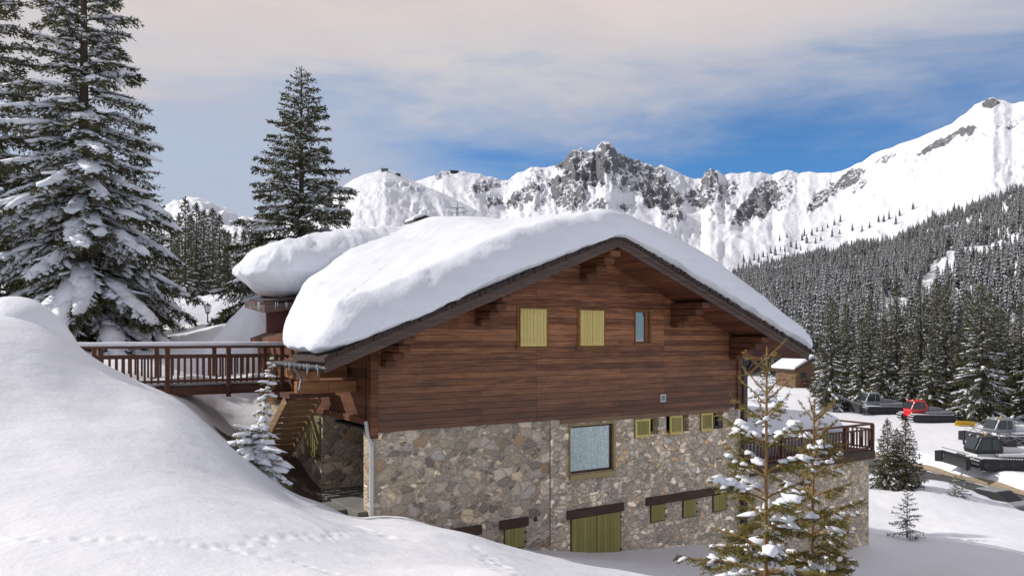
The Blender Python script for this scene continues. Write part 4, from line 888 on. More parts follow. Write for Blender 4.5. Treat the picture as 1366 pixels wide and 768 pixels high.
# ---------------------------------------------------------------- mountains
def ridge(name, sil, foot, Dr, Df, ncol, nrow, amp, patches, label, pexp=1.5, fold=.012, seed=1, edge_noise=.012):
    sx, sy = zip(*sil); px = np.linspace(sx[0], sx[-1], ncol); yr = np.interp(px, sx, sy); fx, fy = zip(*foot); yf = np.interp(px, fx, fy)
    dr = np.interp(px, *zip(*Dr)) ; df = np.interp(px, *zip(*Df))
    k = (px-683)/F; zr = (450-yr)/F*dr; zf = (450-yf)/F*df
    t = np.r_[np.linspace(0, 1, nrow), np.linspace(1.03, 1.5, 9)]
    T_, K = np.meshgrid(t, k, indexing='ij'); ZR = np.tile(zr, (len(t), 1)); ZF = np.tile(zf, (len(t), 1)); DR = np.tile(dr, (len(t), 1)); DF = np.tile(df, (len(t), 1))
    D = DF+(DR-DF)*T_; tt = np.clip(T_, 0, 1); Z = ZF+(ZR-ZF)*tt**pexp; over = np.clip(T_-1, 0, 1); Z = Z-over*np.abs(ZR-ZF)*1.6
    X = K*D; Y = D
    # ribs and gullies running down the slope, finer crags on top
    ang = K*F; q = fbm(ang*fold+.5*fbm(ang*.02, tt*3, 3, seed+9), tt*2.6, 4, seed); rid = 1-np.abs(q+.35*fbm(ang*.035, tt*5, 4, seed+5))*2.0
    q2 = 1-np.abs(fbm(ang*fold*3.3+q*.8, tt*8, 4, seed+3))*2.4
    env = np.clip(tt*1.5, 0, 1)*(1-np.clip((tt-.80)/.2, 0, 1)**2*.85)*(T_ <= 1.001)
    ampv = np.interp(ang+683, *zip(*amp)) if isinstance(amp, list) else amp
    Z = Z+ampv*env*((rid-.45)+.45*(q2-.5))
    PXv = ang+683; PYv = 450-Z/D*F
    rock = np.full(X.shape, 0.0)+.42*np.clip(fbm(PXv*.02, PYv*.035, 3, 77)*2, 0, 1)*(PXv > 560)
    for (cx, cy, a, b, rot, wgt) in patches:
        c_, s_ = math.cos(R(rot)), math.sin(R(rot)); dx = PXv-cx; dy = PYv-cy; u = (dx*c_+dy*s_)/a; v = (-dx*s_+dy*c_)/b
        d_ = np.sqrt(u*u+v*v)+.55*fbm(PXv*.06, PYv*.06, 3, 31)
        rock = np.maximum(rock, min(1, wgt*(1.3 if cx > 1140 else 1))*np.clip((1.5-d_)/.5, 0, 1))
    rock = rock*1.08
    Z = Z+rock*(T_ <= 1.001)*(1-np.clip((tt-.93)/.07, 0, 1)*.45)*(ampv+14)*.8*fbm(PXv*.16, PYv*.13, 4, 41, .6)
    V = np.c_[X.ravel(), Y.ravel(), Z.ravel()]; nr, nc = X.shape; i = np.arange(nr-1)[:, None]*nc; j = np.arange(nc-1)[None]
    Qd = np.stack([i+j, i+j+1, i+nc+j+1, i+nc+j], -1).reshape(-1, 4)
    me = mesh_np(name, V, [Qd], [M['mountain']], smooth=True); at_ = me.attributes.new('rock', 'FLOAT', 'POINT'); at_.data.foreach_set('value', rock.ravel().astype(np.float32))
    o = link(bpy.data.objects.new(name, me)); props(o, label, 'mountain', kind='structure')
    return o, V, Qd
S1 = [(500,262),(530,250),(560,240),(572,236),(585,232),(590,226),(594,227),(600,229),(620,229),(628,231),(640,231),(648,236),(655,235),(668,240),(680,238),(690,230),(700,228),(708,223),(715,222),(724,225),(728,224),(738,222),(744,217),(750,215),(757,208),(761,204),(765,201),(771,203),(775,199),(783,203),(790,199),(794,201),(798,195),(803,192),(808,188),(813,191),(816,191),(822,201),(828,203),(835,209),(840,210),(845,215),(852,213),(860,216),(875,222),(882,220),(890,223),(905,229),(918,236),(925,239),(935,238),(940,230),(945,226),(948,224),(953,227),(958,227),(965,233),(975,230),(985,231),(1000,229),(1005,231),(1015,229),(1030,233),(1040,229),(1050,227),(1065,231),(1080,229),(1090,231),(1112,230),(1120,229),(1135,223),(1143,218),(1150,216),(1163,206),(1175,201),(1190,197),(1200,192),(1225,184),(1240,177),(1250,173),(1262,168),(1270,165),(1280,156),(1290,150),(1300,140),(1310,135),(1318,133),(1325,130),(1332,133),(1340,134),(1350,139),(1360,136),(1380,134),(1450,118),(1560,105),(1700,90)]
P1 = [(590,231,8,6,0,.9),(608,232,14,3,0,.7),(640,250,20,7,-35,.8),(660,268,10,7,-10,.9),(672,240,14,7,-20,.75),(700,262,24,9,-35,.85),(716,245,14,18,-15,.7),(755,258,24,20,15,.9),(765,218,20,20,0,.9),(790,228,22,24,0,.95),(812,213,24,22,25,.95),(835,232,24,20,25,.8),(800,274,11,6,0,.9),(862,228,24,13,15,.85),(880,258,30,20,30,.95),(895,283,18,8,20,.9),(836,276,9,5,0,.8),(908,240,12,6,10,.6),(946,240,10,14,0,.9),(938,262,20,12,-35,.9),(975,250,16,12,-20,.8),(972,268,10,8,0,.7),(1008,268,34,14,-55,1.0),(1022,258,16,20,-10,1.0),(985,295,12,7,-30,.85),(1050,248,10,16,10,.75),(1062,240,8,8,0,.5),(1098,262,26,9,-42,.9),(1130,240,22,8,-35,.95),(1118,232,9,5,0,.6),(1180,212,16,3,-22,.6),(1255,190,28,5,-30,.75),(1292,175,14,6,-30,.8),(1240,208,14,4,-20,.5),(1322,138,12,5,0,.75),(690,275,10,5,-20,.7),(722,272,12,6,-20,.7),(745,290,8,4,0,.5),(850,252,14,10,30,.8),(905,262,10,8,20,.6),(955,283,14,6,-30,.6),(1040,268,10,14,-10,.8),(1075,282,12,4,-40,.6),(1215,230,10,3,-30,.4),(1145,250,12,4,-35,.6),(1345,166,20,6,-25,.5),(1310,180,30,5,-20,.5),(1165,260,10,2,-10,.4),(1120,300,8,2,-10,.35),(1200,175,8,3,-30,.3)]
mount_main = ridge('mountain', S1, [(500,440),(900,440),(1000,455),(1366,470),(1700,470)], [(500,3300),(1050,3200),(1200,2700),(1366,2300),(1700,2000)], [(500,1250),(1000,1150),(1366,1000),(1700,900)], 760, 260, [(500,14),(700,26),(900,20),(1080,12),(1200,6),(1700,5)], P1, 'jagged snow covered mountain ridge with bare rock faces behind the roof', pexp=1.45, seed=3)
S2 = [(330,330),(400,292),(440,262),(470,240),(485,233),(500,229),(515,225),(523,228),(530,231),(545,239),(560,245),(590,257),(620,272),(650,289),(690,302),(740,322),(800,345)]
P2 = [(530,246,16,3,0,.55),(555,252,12,3,10,.6),(512,256,6,3,-20,.6),(560,280,14,4,15,.5),(545,272,16,3,10,.45),(590,290,8,2,0,.5),(500,262,5,3,0,.4)]
mount_left = ridge('mountain', S2, [(330,420),(500,430),(800,440)], [(330,1900),(800,1800)], [(330,800),(800,900)], 340, 150, 7, P2, 'smooth white ski slope summit left of the jagged ridge', pexp=1.2, fold=.02, seed=17)
S5 = [(-500,330),(-200,300),(60,290),(160,285),(205,280),(235,268),(250,264),(262,266),(275,269),(290,277),(310,283),(340,292),(420,300),(520,310)]
mount_far = ridge('mountain', S5, [(-500,430),(520,430)], [(-500,3800),(520,3800)], [(-500,1500),(520,1600)], 320, 120, 90, [(240,272,14,6,-20,.5),(262,276,14,6,20,.5),(285,284,12,4,20,.4)], 'distant pale snowy mountain between the left trees', pexp=1.3, seed=23)
# forested hillside on the right
S4 = [(840,420),(900,402),(960,382),(1000,364),(1050,352),(1100,344),(1150,332),(1200,317),(1250,298),(1300,276),(1366,254),(1450,228),(1560,205),(1700,180)]
hill_ = ridge('hill', S4, [(840,470),(1000,474),(1150,482),(1366,500),(1700,520)], [(840,1000),(1000,900),(1366,700),(1700,620)], [(840,230),(1000,180),(1366,150),(1700,140)], 260, 120, 10, [], 'snow covered hillside below the forest', pexp=1.12, fold=.012, seed=29)
hill_[0].data.materials[0] = M['snow']; hill_[0]['category'] = 'hill'
def bvh_of(V, Q): return BVHTree.FromPolygons([tuple(v) for v in V], [tuple(q) for q in Q])
BH = bvh_of(*hill_[1:]); BM = bvh_of(*mount_main[1:]); BL = bvh_of(*mount_left[1:])
def cast(b, px, py):
    d = Vector(((px-683)/F, 1, -(py-450)/F)).normalized(); r = b.ray_cast(Vector((0, 0, 0)), d); return r[0]
# small tree meshes: tiers of drooping boughs, snow on their upper sides
def small_tree(seed, tiers=9, per=8, H=10., Rr=1.9, wsnow=.45):
    r = np.random.default_rng(seed); V = []; Fq = []; mi = []
    def quad(a, b, c, d, m): k = len(V); V.extend([a, b, c, d]); Fq.append((k, k+1, k+2, k+3)); mi.append(m)
    for i in range(tiers):
        t = (i+.4)/tiers; L = Rr*(1-t)**.8+.12; z = H*(.06+.92*t)
        for j in range(per):
            az = j*2*math.pi/per+i*.7+r.normal(0, .25); l = L*r.uniform(.65, 1.2); dr = l*r.uniform(.25, .6); w = l*.34+.08
            c, s = math.cos(az), math.sin(az); zz = z+r.normal(0, .12*H/tiers)
            def P(f, o, dz): return (c*l*f-s*w*o, s*l*f+c*w*o, zz-dr*f*f+dz)
            quad(P(0,0,.35), P(.55,-1,-.12), P(1,0,-.1), P(.55,1,-.12), 0); quad(P(.1,0,.0), P(.5,-.5,-.55), P(.9,0,-.5), P(.5,.5,-.55), 0)
            if r.uniform() < wsnow*1.7: o = r.uniform(-.3, .3); quad(P(.3,o,.26), P(.62,-.55+o,.03), P(1.02,o*.4,.02), P(.62,.5+o,.03), 1)
    quad((-.1,0,H*.9), (0,-.09,H*.95), (.1,0,H*.9), (0,.05,H*1.05), 0)
    for a in (0, 1.57): c, s = math.cos(a)*.12, math.sin(a)*.12; quad((-c,-s,0), (c,s,0), (c*.4,s*.4,H*.7), (-c*.4,-s*.4,H*.7), 2)
    return np.array(V), np.array(Fq), np.array(mi)
PR = [small_tree(100+i, [10, 9, 11][i], 8, 10., [1.75, 2.1, 1.5][i], [.30, .36, .26][i]) for i in range(3)]
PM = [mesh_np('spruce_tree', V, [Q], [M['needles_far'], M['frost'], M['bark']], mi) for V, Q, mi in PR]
cand = []
rr = np.random.default_rng(5)
for k in range(110000):
    px = rr.uniform(905, 1640); D = 150*(1000/150)**rr.uniform(0, 1)
    if rr.uniform() > (D/1000)**.9*1.0: continue
    kx = (px-683)/F
    hit = BH.ray_cast(Vector((kx*D, D, 500)), Vector((0, 0, -1)))[0]
    if hit is None: continue
    py = 450-hit.z/D*F
    top = np.interp(px, *zip(*S4))
    # snowy clearings
    def gap(cx, cy, a, b, rot): c, s = math.cos(R(rot)), math.sin(R(rot)); dx, dy = px-cx, py-cy; return ((dx*c+dy*s)/a)**2+((-dx*s+dy*c)/b)**2 < 1
    if gap(1246, 374, 34, 13, -48) or gap(1268, 356, 8, 26, 0) or gap(1200, 410, 26, 14, 10) or gap(1352, 448, 30, 20, 0) or gap(1340, 282, 5, 9, 0) or gap(1166, 428, 22, 10, 10) or gap(1280, 392, 20, 9, 0): continue
    if fbm(np.array([hit.x*.02]), np.array([hit.y*.02]), 3, 2)[0] > .36: continue
    cand.append((hit.x, hit.y, hit.z, px, py))
cand = np.array(cand)
# thin out by spacing
cell = {}; keep = []
for i in rr.permutation(len(cand)):
    x, y = cand[i, :2]; sp_ = 2.55+.0014*y; c = (int(x//sp_), int(y//sp_)); ok = True
    for a in (-1, 0, 1):
        for b in (-1, 0, 1):
            for q in cell.get((c[0]+a, c[1]+b), ()):
                if (cand[q, 0]-x)**2+(cand[q, 1]-y)**2 < sp_**2*.75: ok = False
    if ok: cell.setdefault(c, []).append(i); keep.append(i)
cand = cand[keep]; hts = .84*rr.uniform(.72, 1.28, len(cand))*(1+.35*fbm(cand[:, 0]*.03, cand[:, 1]*.03, 3, 8))*rr.choice([.6, 1, 1, 1.15], len(cand)); print('forest trees', len(cand))
seen = (cand[:, 3] > 1000) & (cand[:, 3] < 1366)&(cand[:, 4] > 0); size = hts/cand[:, 1]; order = np.argsort(-size*(seen)); near = order[:300]; rest_ = order[300:]
for i in near:
    k = int(i) % 3; o = link(bpy.data.objects.new('spruce_tree', PM[k])); o.location = cand[i, :3]-[0, 0, .4]; o.rotation_euler = (0, 0, rr.uniform(0, 6.28)); s = hts[i]; o.scale = (s*1.05, s*1.05, s)
    props(o, 'snow dusted conifer in the forest on the right hand hillside', 'tree', 'conifers of the hillside forest')
VV = []; QQ = []; MM = []; b = 0
for i in rest_:
    V, Q, mi = PR[int(i) % 3]; a = rr.uniform(0, 6.28); c, s = math.cos(a), math.sin(a); sc = hts[i]
    W_ = np.c_[(V[:, 0]*c-V[:, 1]*s)*sc*1.05, (V[:, 0]*s+V[:, 1]*c)*sc*1.05, V[:, 2]*sc]+cand[i, :3]-[0, 0, .4]; VV.append(W_); QQ.append(Q+b); MM.append(mi); b += len(V)
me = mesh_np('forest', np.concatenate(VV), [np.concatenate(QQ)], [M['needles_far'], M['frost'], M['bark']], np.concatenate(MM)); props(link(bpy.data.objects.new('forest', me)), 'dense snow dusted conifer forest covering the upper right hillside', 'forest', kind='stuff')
# scattered trees above the forest line
sc_pts = [(992,347),(1000,350),(1006,344),(1012,347),(1018,340),(1024,343),(1028,335),(1034,337),(1041,331),(1047,333),(1055,326),(1062,329),(1070,318),(1076,321),(1073,312),(1083,311),(1090,306),(1097,305),(1104,301),(1113,297),(1121,293),(1172,293),(1179,293),(1186,289),(1200,285),(1218,276),(1040,318),(996,356),(1003,358),(1015,356),(1030,348),(1048,343),(1060,338),(1068,331),(1095,318),(1110,313),(1137,305),(1160,301),(1022,352),(1120,309),(1050,314),(1195,296),(1088,322),(1150,306)]
for i, (px, py) in enumerate(sc_pts):
    h = cast(BM, px, py+3)
    if h is None: continue
    o = link(bpy.data.objects.new('spruce_tree', PM[i % 3])); o.location = h; s = h.y/F*rr.uniform(.75, 1.35); o.scale = (s*1.2, s*1.2, s); o.rotation_euler = (0, 0, i)
    props(o, 'small lone dark conifer on the open snow slope above the forest line', 'tree', 'scattered conifers above the forest line')
# ---------------------------------------------------------------- far buildings, pylon, lamp
def plain_house(px, py, wpx, hpx, label, name='mountain_station', rot=.3, D=None, bv=BL, mat='shingle', flat=False):
    h = cast(bv, px, py) if D is None else Vector(at(px, py, D)); u = h.y/F; w_ = wpx*u; hh = hpx*u
    e = empty(name, h, rot, label, 'building'); Mx = mat_of(e); xf = lambda p: tuple(Mx @ Vector(p))
    m = MB(xf); m.box(-w_/2, w_/2, -w_*.3, w_*.3, -hh*.6, hh*.6); m.build('wall', M[mat], e)
    m = MB(xf)
    if flat: m.box(-w_*.55, w_*.55, -w_*.35, w_*.35, hh*.6, hh*.75)
    else: m.prism([(-w_*.6, -w_*.4, hh*.55), (w_*.6, -w_*.4, hh*.55), (w_*.6, 0, hh), (-w_*.6, 0, hh)], (0, 0, hh*.1)); m.prism([(-w_*.6, w_*.4, hh*.55), (w_*.6, w_*.4, hh*.55), (w_*.6, 0, hh), (-w_*.6, 0, hh)], (0, 0, hh*.1))
    m.build('roof', M['snow'] if not flat else M[mat], e)
    m = MB(xf)
    for k in (-.3, 0, .3): pass
    m.box(-w_*.4, w_*.4, -w_*.305, -w_*.3, -hh*.1, hh*.25); m.build('window', M['cab_glass'], e)
plain_house(513, 228, 9, 4, 'tiny lift station on the smooth left summit', flat=True, mat='metal_grey')
plain_house(531, 234, 6, 3, 'tiny hut just right of the smooth left summit', flat=True)
plain_house(606, 231, 10, 4, 'tiny dark summit station on the ridge crest left of the main peak', flat=True, bv=BM)
def chal(px, py, D, W_, Dp, H_, rot, label):
    e = empty('far_chalet', at(px, py, D), rot, label, 'building'); Mx = mat_of(e); xf = lambda p: tuple(Mx @ Vector(p))
    m = MB(xf); m.prism([(-W_/2, -Dp/2, -2), (W_/2, -Dp/2, -2), (W_/2, -Dp/2, H_*.55), (0, -Dp/2, H_), (-W_/2, -Dp/2, H_*.55)], (0, Dp, 0)); m.build('wall', M['building_wood'], e)
    for s in (-1, 1):
        m = MB(xf); m.prism([(0, -Dp/2-1, H_+.02), (s*W_*.62, -Dp/2-1, H_*.5), (s*W_*.62, -Dp/2-1, H_*.5+.25), (0, -Dp/2-1, H_+.3)], (0, Dp+2, 0)); r_ = m.build('roof', M['shingle'], e)
        m = MB(xf); m.prism([(0, -Dp/2-.7, H_+.32), (s*W_*.6, -Dp/2-.7, H_*.5+.27), (s*W_*.6, -Dp/2-.7, H_*.5+.8), (0, -Dp/2-.7, H_+1.1)], (0, Dp+1.4, 0)); m.build('roof_snow', M['snow'], r_, bevel=.2)
    for k in (-.25, .25): m = MB(xf); m.box(W_*k-.5, W_*k+.5, -Dp/2-.06, -Dp/2-.003, H_*.2, H_*.42); m.build('window', M['cab_glass'], e)
    m = MB(xf); m.box(-W_*.3, W_*.5, -Dp/2-1.2, -Dp/2-.1, -.2, 0); m.build('balcony', M['rail_wood'], e)
chal(562, 305, 150, 4.2, 3, 1.9, .5, 'low dark roofed hut showing just above the chalet roof snow')
chal(1068, 508, 150, 6.5, 7, 4.2, .2, 'brown timber building under snow behind the right eave')
m = MB(); p = at(610, 300, 170); h_ = 4.8
for dx in (-.35, .35):
    m.tube(p+[dx, 0, -3], p+[dx*.3, 0, h_*.8], .12, .08, 6)
for z_ in (0, 1.2, 2.4, 3.3): m.beam(p+[-.4, 0, z_], p+[.4, 0, z_+.5], .06, .06)
m.beam(p+[-1.6, 0, h_*.78], p+[1.6, 0, h_*.78], .16, .16); m.tube(p+[0, 0, h_*.7], p+[0, 0, h_+.2], .09, .05, 6); m.beam(p+[-1.3, 0, h_*.55], p+[1.5, 0, h_*.55], .1, .1)
py_ = m.build('lift_pylon', M['metal_grey']); props(py_, 'thin grey lift pylon above the roof snow', 'pylon')
m = MB(); p = at(619, 300, 190); m.tube(p+[0,0,-4], p+[0,0,4], .1, .07, 6); m.beam(p+[-.8,0,3.2], p+[.8,0,3.2], .1, .1); props(m.build('utility_pole', M['metal_grey']), 'slim pole right of the lift pylon', 'pole')
# street lamp
lx, ly = (277-683)/F*52.5, 52.5; lz = -(404-450)/F*52.5
e = empty('street_lamp', (lx, ly, lz-3.6), 0, 'black lantern street lamp standing in the snow behind the bridge', 'lamp')
m = MB(); m.tube((lx,ly,lz-3.6),(lx,ly,lz-.72),.055,.045,8); m.tube((lx,ly,lz-3.6),(lx,ly,lz-2.9),.09,.07,8); m.build('pole', M['black_metal'], e)
m = MB(); m.tube((lx,ly,lz-.72),(lx,ly,lz-.62),.12,.16,6,smooth=False); m.tube((lx,ly,lz-.2),(lx,ly,lz-.06),.27,.10,6,smooth=False); m.tube((lx,ly,lz-.06),(lx,ly,lz+.05),.05,.02,6)
for k in range(6): a = k*math.pi/3; m.beam((lx+.15*math.cos(a),ly+.15*math.sin(a),lz-.62),(lx+.24*math.cos(a),ly+.24*math.sin(a),lz-.2),.02,.02)
hd = m.build('lantern', M['black_metal'], e)
m = MB(); m.tube((lx,ly,lz-.62),(lx,ly,lz-.2),.135,.215,6,smooth=False); m.build('glass', M['lamp_glass'], hd)
# snow heap beside the entrance and a low knoll
def heap(name, c, rx, ry, h, label, rot=0, seed=0, sq=1.0):
    n, m_ = 90, 34; a = np.linspace(0, 2*math.pi, n, endpoint=False); f = np.linspace(0, 1, m_); A, Fm = np.meshgrid(a, f)
    prof = np.cos(np.clip(Fm, 0, 1)*math.pi/2)**sq; X = np.cos(A)*Fm*rx; Y = np.sin(A)*Fm*ry; X, Y = X*math.cos(rot)-Y*math.sin(rot), X*math.sin(rot)+Y*math.cos(rot)
    X = X*(1+.10*fbm(np.cos(A)*1.4+seed, np.sin(A)*1.4, 3, seed)); Z = h*prof+.10*h*fbm(X*1.1+seed, Y*1.1, 4, seed+1)*(Fm < .98)
    g = terrain(X+c[0], Y+c[1]); Z = Z+g-.12*(Fm**6)*1.0; V = np.c_[X.ravel()+c[0], Y.ravel()+c[1], Z.ravel()]
    i = np.arange(m_-1)[:, None]*n; j = np.arange(n)[None]; j2 = (j+1) % n; Q = np.stack([i+j, i+n+j, i+n+j2, i+j2], -1).reshape(-1, 4)
    me = mesh_np(name, V, [Q], [M['snow']], smooth=True); bm = bmesh.new(); bm.from_mesh(me); bmesh.ops.remove_doubles(bm, verts=bm.verts, dist=1e-4); bmesh.ops.recalc_face_normals(bm, faces=bm.faces); bm.to_mesh(me); bm.free()
    o = link(bpy.data.objects.new(name, me)); return props(o, label, 'snow', kind='stuff')
hx, hy = (338-683)/F*27, 27; heap('snow_heap', (hx, hy), 1.9, 1.6, 1.0-tz(hx, hy), 'rounded snow heap behind the bridge beside the entrance', seed=3, sq=.75)
hx, hy = (268-683)/F*60, 60; heap('snow_heap', (hx, hy), 5.2, 5.0, 3.2-tz(hx, hy), 'wide pale snow knoll behind the lamp', seed=6, sq=.8)
hx, hy = (40-683)/F*15.9, 15.9; heap('snow_heap', (hx, hy), 1.05, .8, .30, 'soft lump of snow on the crest of the near bank', seed=9, sq=.6)
# ---------------------------------------------------------------- snow groomers
def groomer(px, D, yaw, paint, label, winch=False, blade=True, truss='steel', gl='cab_glass', S=1.0, cabp=None):
    x, y, z = on_ground(px, D); e = empty('snow_groomer', (x, y, z+.02), yaw, label, 'snow groomer', 'snow groomers parked on the snow')
    Mx = mat_of(e); xf = lambda p: tuple(Mx @ Vector([c*S for c in p])); P = M[paint]
    nb = lambda: MB(xf)
    for s in (-1, 1):                                   # tracks: rounded loops with cleats
        y0 = s*1.35; m = nb(); pts = []
        for k in range(9): a = math.pi/2+math.pi*k/8; pts.append((-2.2+.46*math.cos(a), .46+.46*math.sin(a)))
        for k in range(9): a = -math.pi/2+math.pi*k/8; pts.append((2.35+.5*math.cos(a), .5+.5*math.sin(a)))
        m.prism([(p[0], y0-.55, p[1]) for p in pts], (0, 1.1, 0)); tr = m.build('track', M['rubber'], e, bevel=.02)
        m = nb(); L = [(a, .0) for a in np.arange(-2.2, 2.4, .2)]
        for a in np.arange(-2.2, 2.5, .22): m.box(a-.03, a+.03, y0-.6, y0+.6, .93+.015*a, 1.02+.015*a)
        for k in range(5): a = -math.pi/2+math.pi*(k+.5)/5; cx, cz = 2.35+.53*math.cos(a), .5+.53*math.sin(a); m.box(cx-.04, cx+.04, y0-.6, y0+.6, cz-.04, cz+.04); m.box(-(cx-.15)-.04, -(cx-.15)+.04, y0-.6, y0+.6, cz-.04, cz+.04)
        m.build('cleats', M['frost'], tr)
        for w_ in (-2.1, -1.0, 0, 1.0, 2.2): m = nb(); m.tube((w_, y0+.5*s, .46), (w_, y0+.57*s, .46), .22, n=14); m.build('wheel', M['black_metal'], tr)
    m = nb(); m.prism([(-2.5,-.95,.45),(2.3,-.95,.45),(2.6,-.95,.8),(2.4,-.95,1.25),(.2,-.95,1.32),(-2.5,-.95,1.25)], (0, 1.9, 0)); body = m.build('body', P, e, bevel=.06)
    m = nb(); m.prism([(-2.4,-1.75,1.10),(1.0,-1.75,1.13),(1.0,-1.75,1.3),(-2.3,-1.75,1.42)], (0, 3.5, 0)); m.build('deck', P if paint != 'red_paint' else M['steel'], e, bevel=.04)
    # cab
    m = nb(); y_ = .98
    prof = [(2.45,1.2),(2.55,1.55),(2.05,2.62),(.75,2.72),(.35,2.1),(.3,1.28)]
    m.prism([(a, -y_, b) for a, b in prof], (0, 2*y_, 0)); cab = m.build('cab', M[cabp or paint], e, bevel=.09)
    m = nb(); m.prism([(2.56,-.82,1.62),(2.56,.82,1.62),(2.15,.76,2.5),(2.15,-.76,2.5)], (.035, 0, .01)); m.build('windshield', M[gl], cab)
    for s in (-1, 1):
        m = nb(); m.prism([(2.3,s*.99,1.6),(1.3,s*.99,1.55),(1.3,s*.99,2.5),(1.98,s*.99,2.5)], (0, s*.02, 0)); m.build('window', M[gl], cab)
        m = nb(); m.prism([(1.2,s*.99,1.55),(.6,s*.99,1.6),(.75,s*.99,2.45),(1.2,s*.99,2.5)], (0, s*.02, 0)); m.build('window', M[gl], cab)
        m = nb(); m.box(2.3, 2.36, s*1.1, s*1.36, 1.75, 2.25); m.beam((2.3,s*.98,2.2),(2.33,s*1.2,2.15),.04,.04); m.build('mirror', M['black_metal'], cab)
        m = nb(); m.tube((2.08,s*.6,2.68),(2.2,s*.6,2.66),.09,n=10); m.build('headlight', M['lamp_glass'], cab)
    m = nb(); m.tube((1.2,0,2.7),(1.2,0,2.88),.09,.07,10); m.build('beacon', M['yellow_paint'], cab)
    m = nb(); m.prism([(.25,-.85,1.3),(.2,-.85,1.85),(-1.3,-.85,1.75),(-2.3,-.85,1.4)], (0, 1.7, 0)); m.build('engine_cover', M['steel'] if paint == 'red_paint' else P, e, bevel=.05)
    m = nb(); m.box(-.9,-.1,-.86-.02,-.86,1.36,1.66); m.build('grille', M['black_metal'], body)
    # rear tiller
    m = nb(); m.prism([(-3.2,-1.9,.35),(-3.9,-1.9,.15),(-4.1,-1.9,.45),(-3.4,-1.9,.85)], (0, 3.8, 0)); ti = m.build('tiller', M['rubber'], e, bevel=.04)
    for s in (-.6, .6): m = nb(); m.beam((-2.4,s,.8),(-3.4,s,.6),.14,.16); m.build('arm', M['black_metal'], ti)
    if blade:
        m = nb(); ys = np.linspace(-2.3, 2.3, 12)
        prof = [(3.75,.12),(3.62,.5),(3.62,.85),(3.78,1.15)]
        for (a, b), (c, d) in zip(prof[:-1], prof[1:]): m.prism([(a,-2.1,b),(c,-2.1,d),(c-.09,-2.1,d),(a-.09,-2.1,b)], (0, 4.2, 0))
        for s in (-1, 1):
            m.prism([(3.75,s*2.1,.12),(3.75,s*2.1,1.15),(4.15,s*2.5,1.05),(4.15,s*2.5,.12)], (-.12, 0, 0))
        bl = m.build('blade', M['rubber'], e)
        m = nb(); m.beam((3.74,-2.1,1.4),(3.74,2.1,1.4),.06,.06)
        for k in np.linspace(-2.1, 2.1, 12): m.beam((3.74,k,1.10),(3.74,k,1.415),.05,.05)
        m.build('blade_guard', M['steel'], bl)
        for s in (-.5, .5): m = nb(); m.beam((2.4,s,.6),(3.6,s,.55),.16,.16); m.build('arm', M['black_metal'], bl); m = nb(); m.tube((2.4,s,.95),(3.5,s*1.3,.9),.06); m.build('ram', M['steel'], bl)
    if winch:
        m = nb(); Lb = 5.0; a0 = np.array([-1.4, 0, 2.0])
        def lat(p, q, w0, w1):
            p = np.array(p); q = np.array(q); o0 = [np.array([0, s*w0, t*w0*.8]) for s in (-1, 1) for t in (-1, 1)]; o1 = [np.array([0, s*w1, t*w1*.8]) for s in (-1, 1) for t in (-1, 1)]
            for a, b in zip(o0, o1): m.tube(p+a, q+b, .035, n=6)
            n = 9
            for k in range(n):
                f0, f1 = k/n, (k+1)/n; P0 = p+(q-p)*f0; P1 = p+(q-p)*f1
                for (i, j_) in ((0, 1), (1, 3), (3, 2), (2, 0)): m.tube(P0+o0[i]*(1-f0)+o1[i]*f0, P1+o0[j_]*(1-f1)+o1[j_]*f1, .024, n=5)
        lat((2.2, -.6, 3.1), (-4.6, -1.6, 1.5), .36, .28); bo = m.build('winch_boom', M['red_paint'] if truss == 'red' else M['steel'], e)
        m = nb(); m.tube((-.6,-.6,1.9),(-.6,.6,1.9),.45,n=16); m.build('drum', M['black_metal'], bo)
        m = nb(); m.tube((-.6,-.5,1.9),(.9,-.3,2.9),.08); m.build('ram', M['steel'], bo)
    return e
groomer(1236, 93, R(182), 'red_paint', 'bright red snow groomer with a boxy cab and no blade in view', blade=False, S=.95)
groomer(1175, 101, R(183), 'grey_paint', 'dark grey snow groomer with a long front blade left of the red one', S=1.0)
groomer(1350, 74, R(184), 'white_paint', 'white snow groomer at the right edge, the upper of two there', S=.92, winch=False, cabp='steel')
groomer(1334, 60, R(190-12), 'white_paint', 'white snow groomer nearest the road with a lattice winch boom', winch=True, S=.92, cabp='black_metal')
# yellow scoop on the snow bank
x, y, z = on_ground(1287, 88); m = MB(); m.prism([(x-1.2,y,z+.05),(x+1.2,y,z+.05),(x+1.0,y,z+.5),(x-.9,y,z+.62)], (0, .08, 0)); m.prism([(x-1.2,y,z+.05),(x+1.2,y,z+.05),(x+1.0,y-.7,z+.12),(x-1.0,y-.7,z+.12)], (0, 0, .05)); m.beam((x,y,z+.4),(x+1.6,y+.5,z+.3),.12,.12)
props(m.build('plough_scoop', M['yellow_paint']), 'small yellow plough scoop lying in the snow right of the red groomer', 'plough')
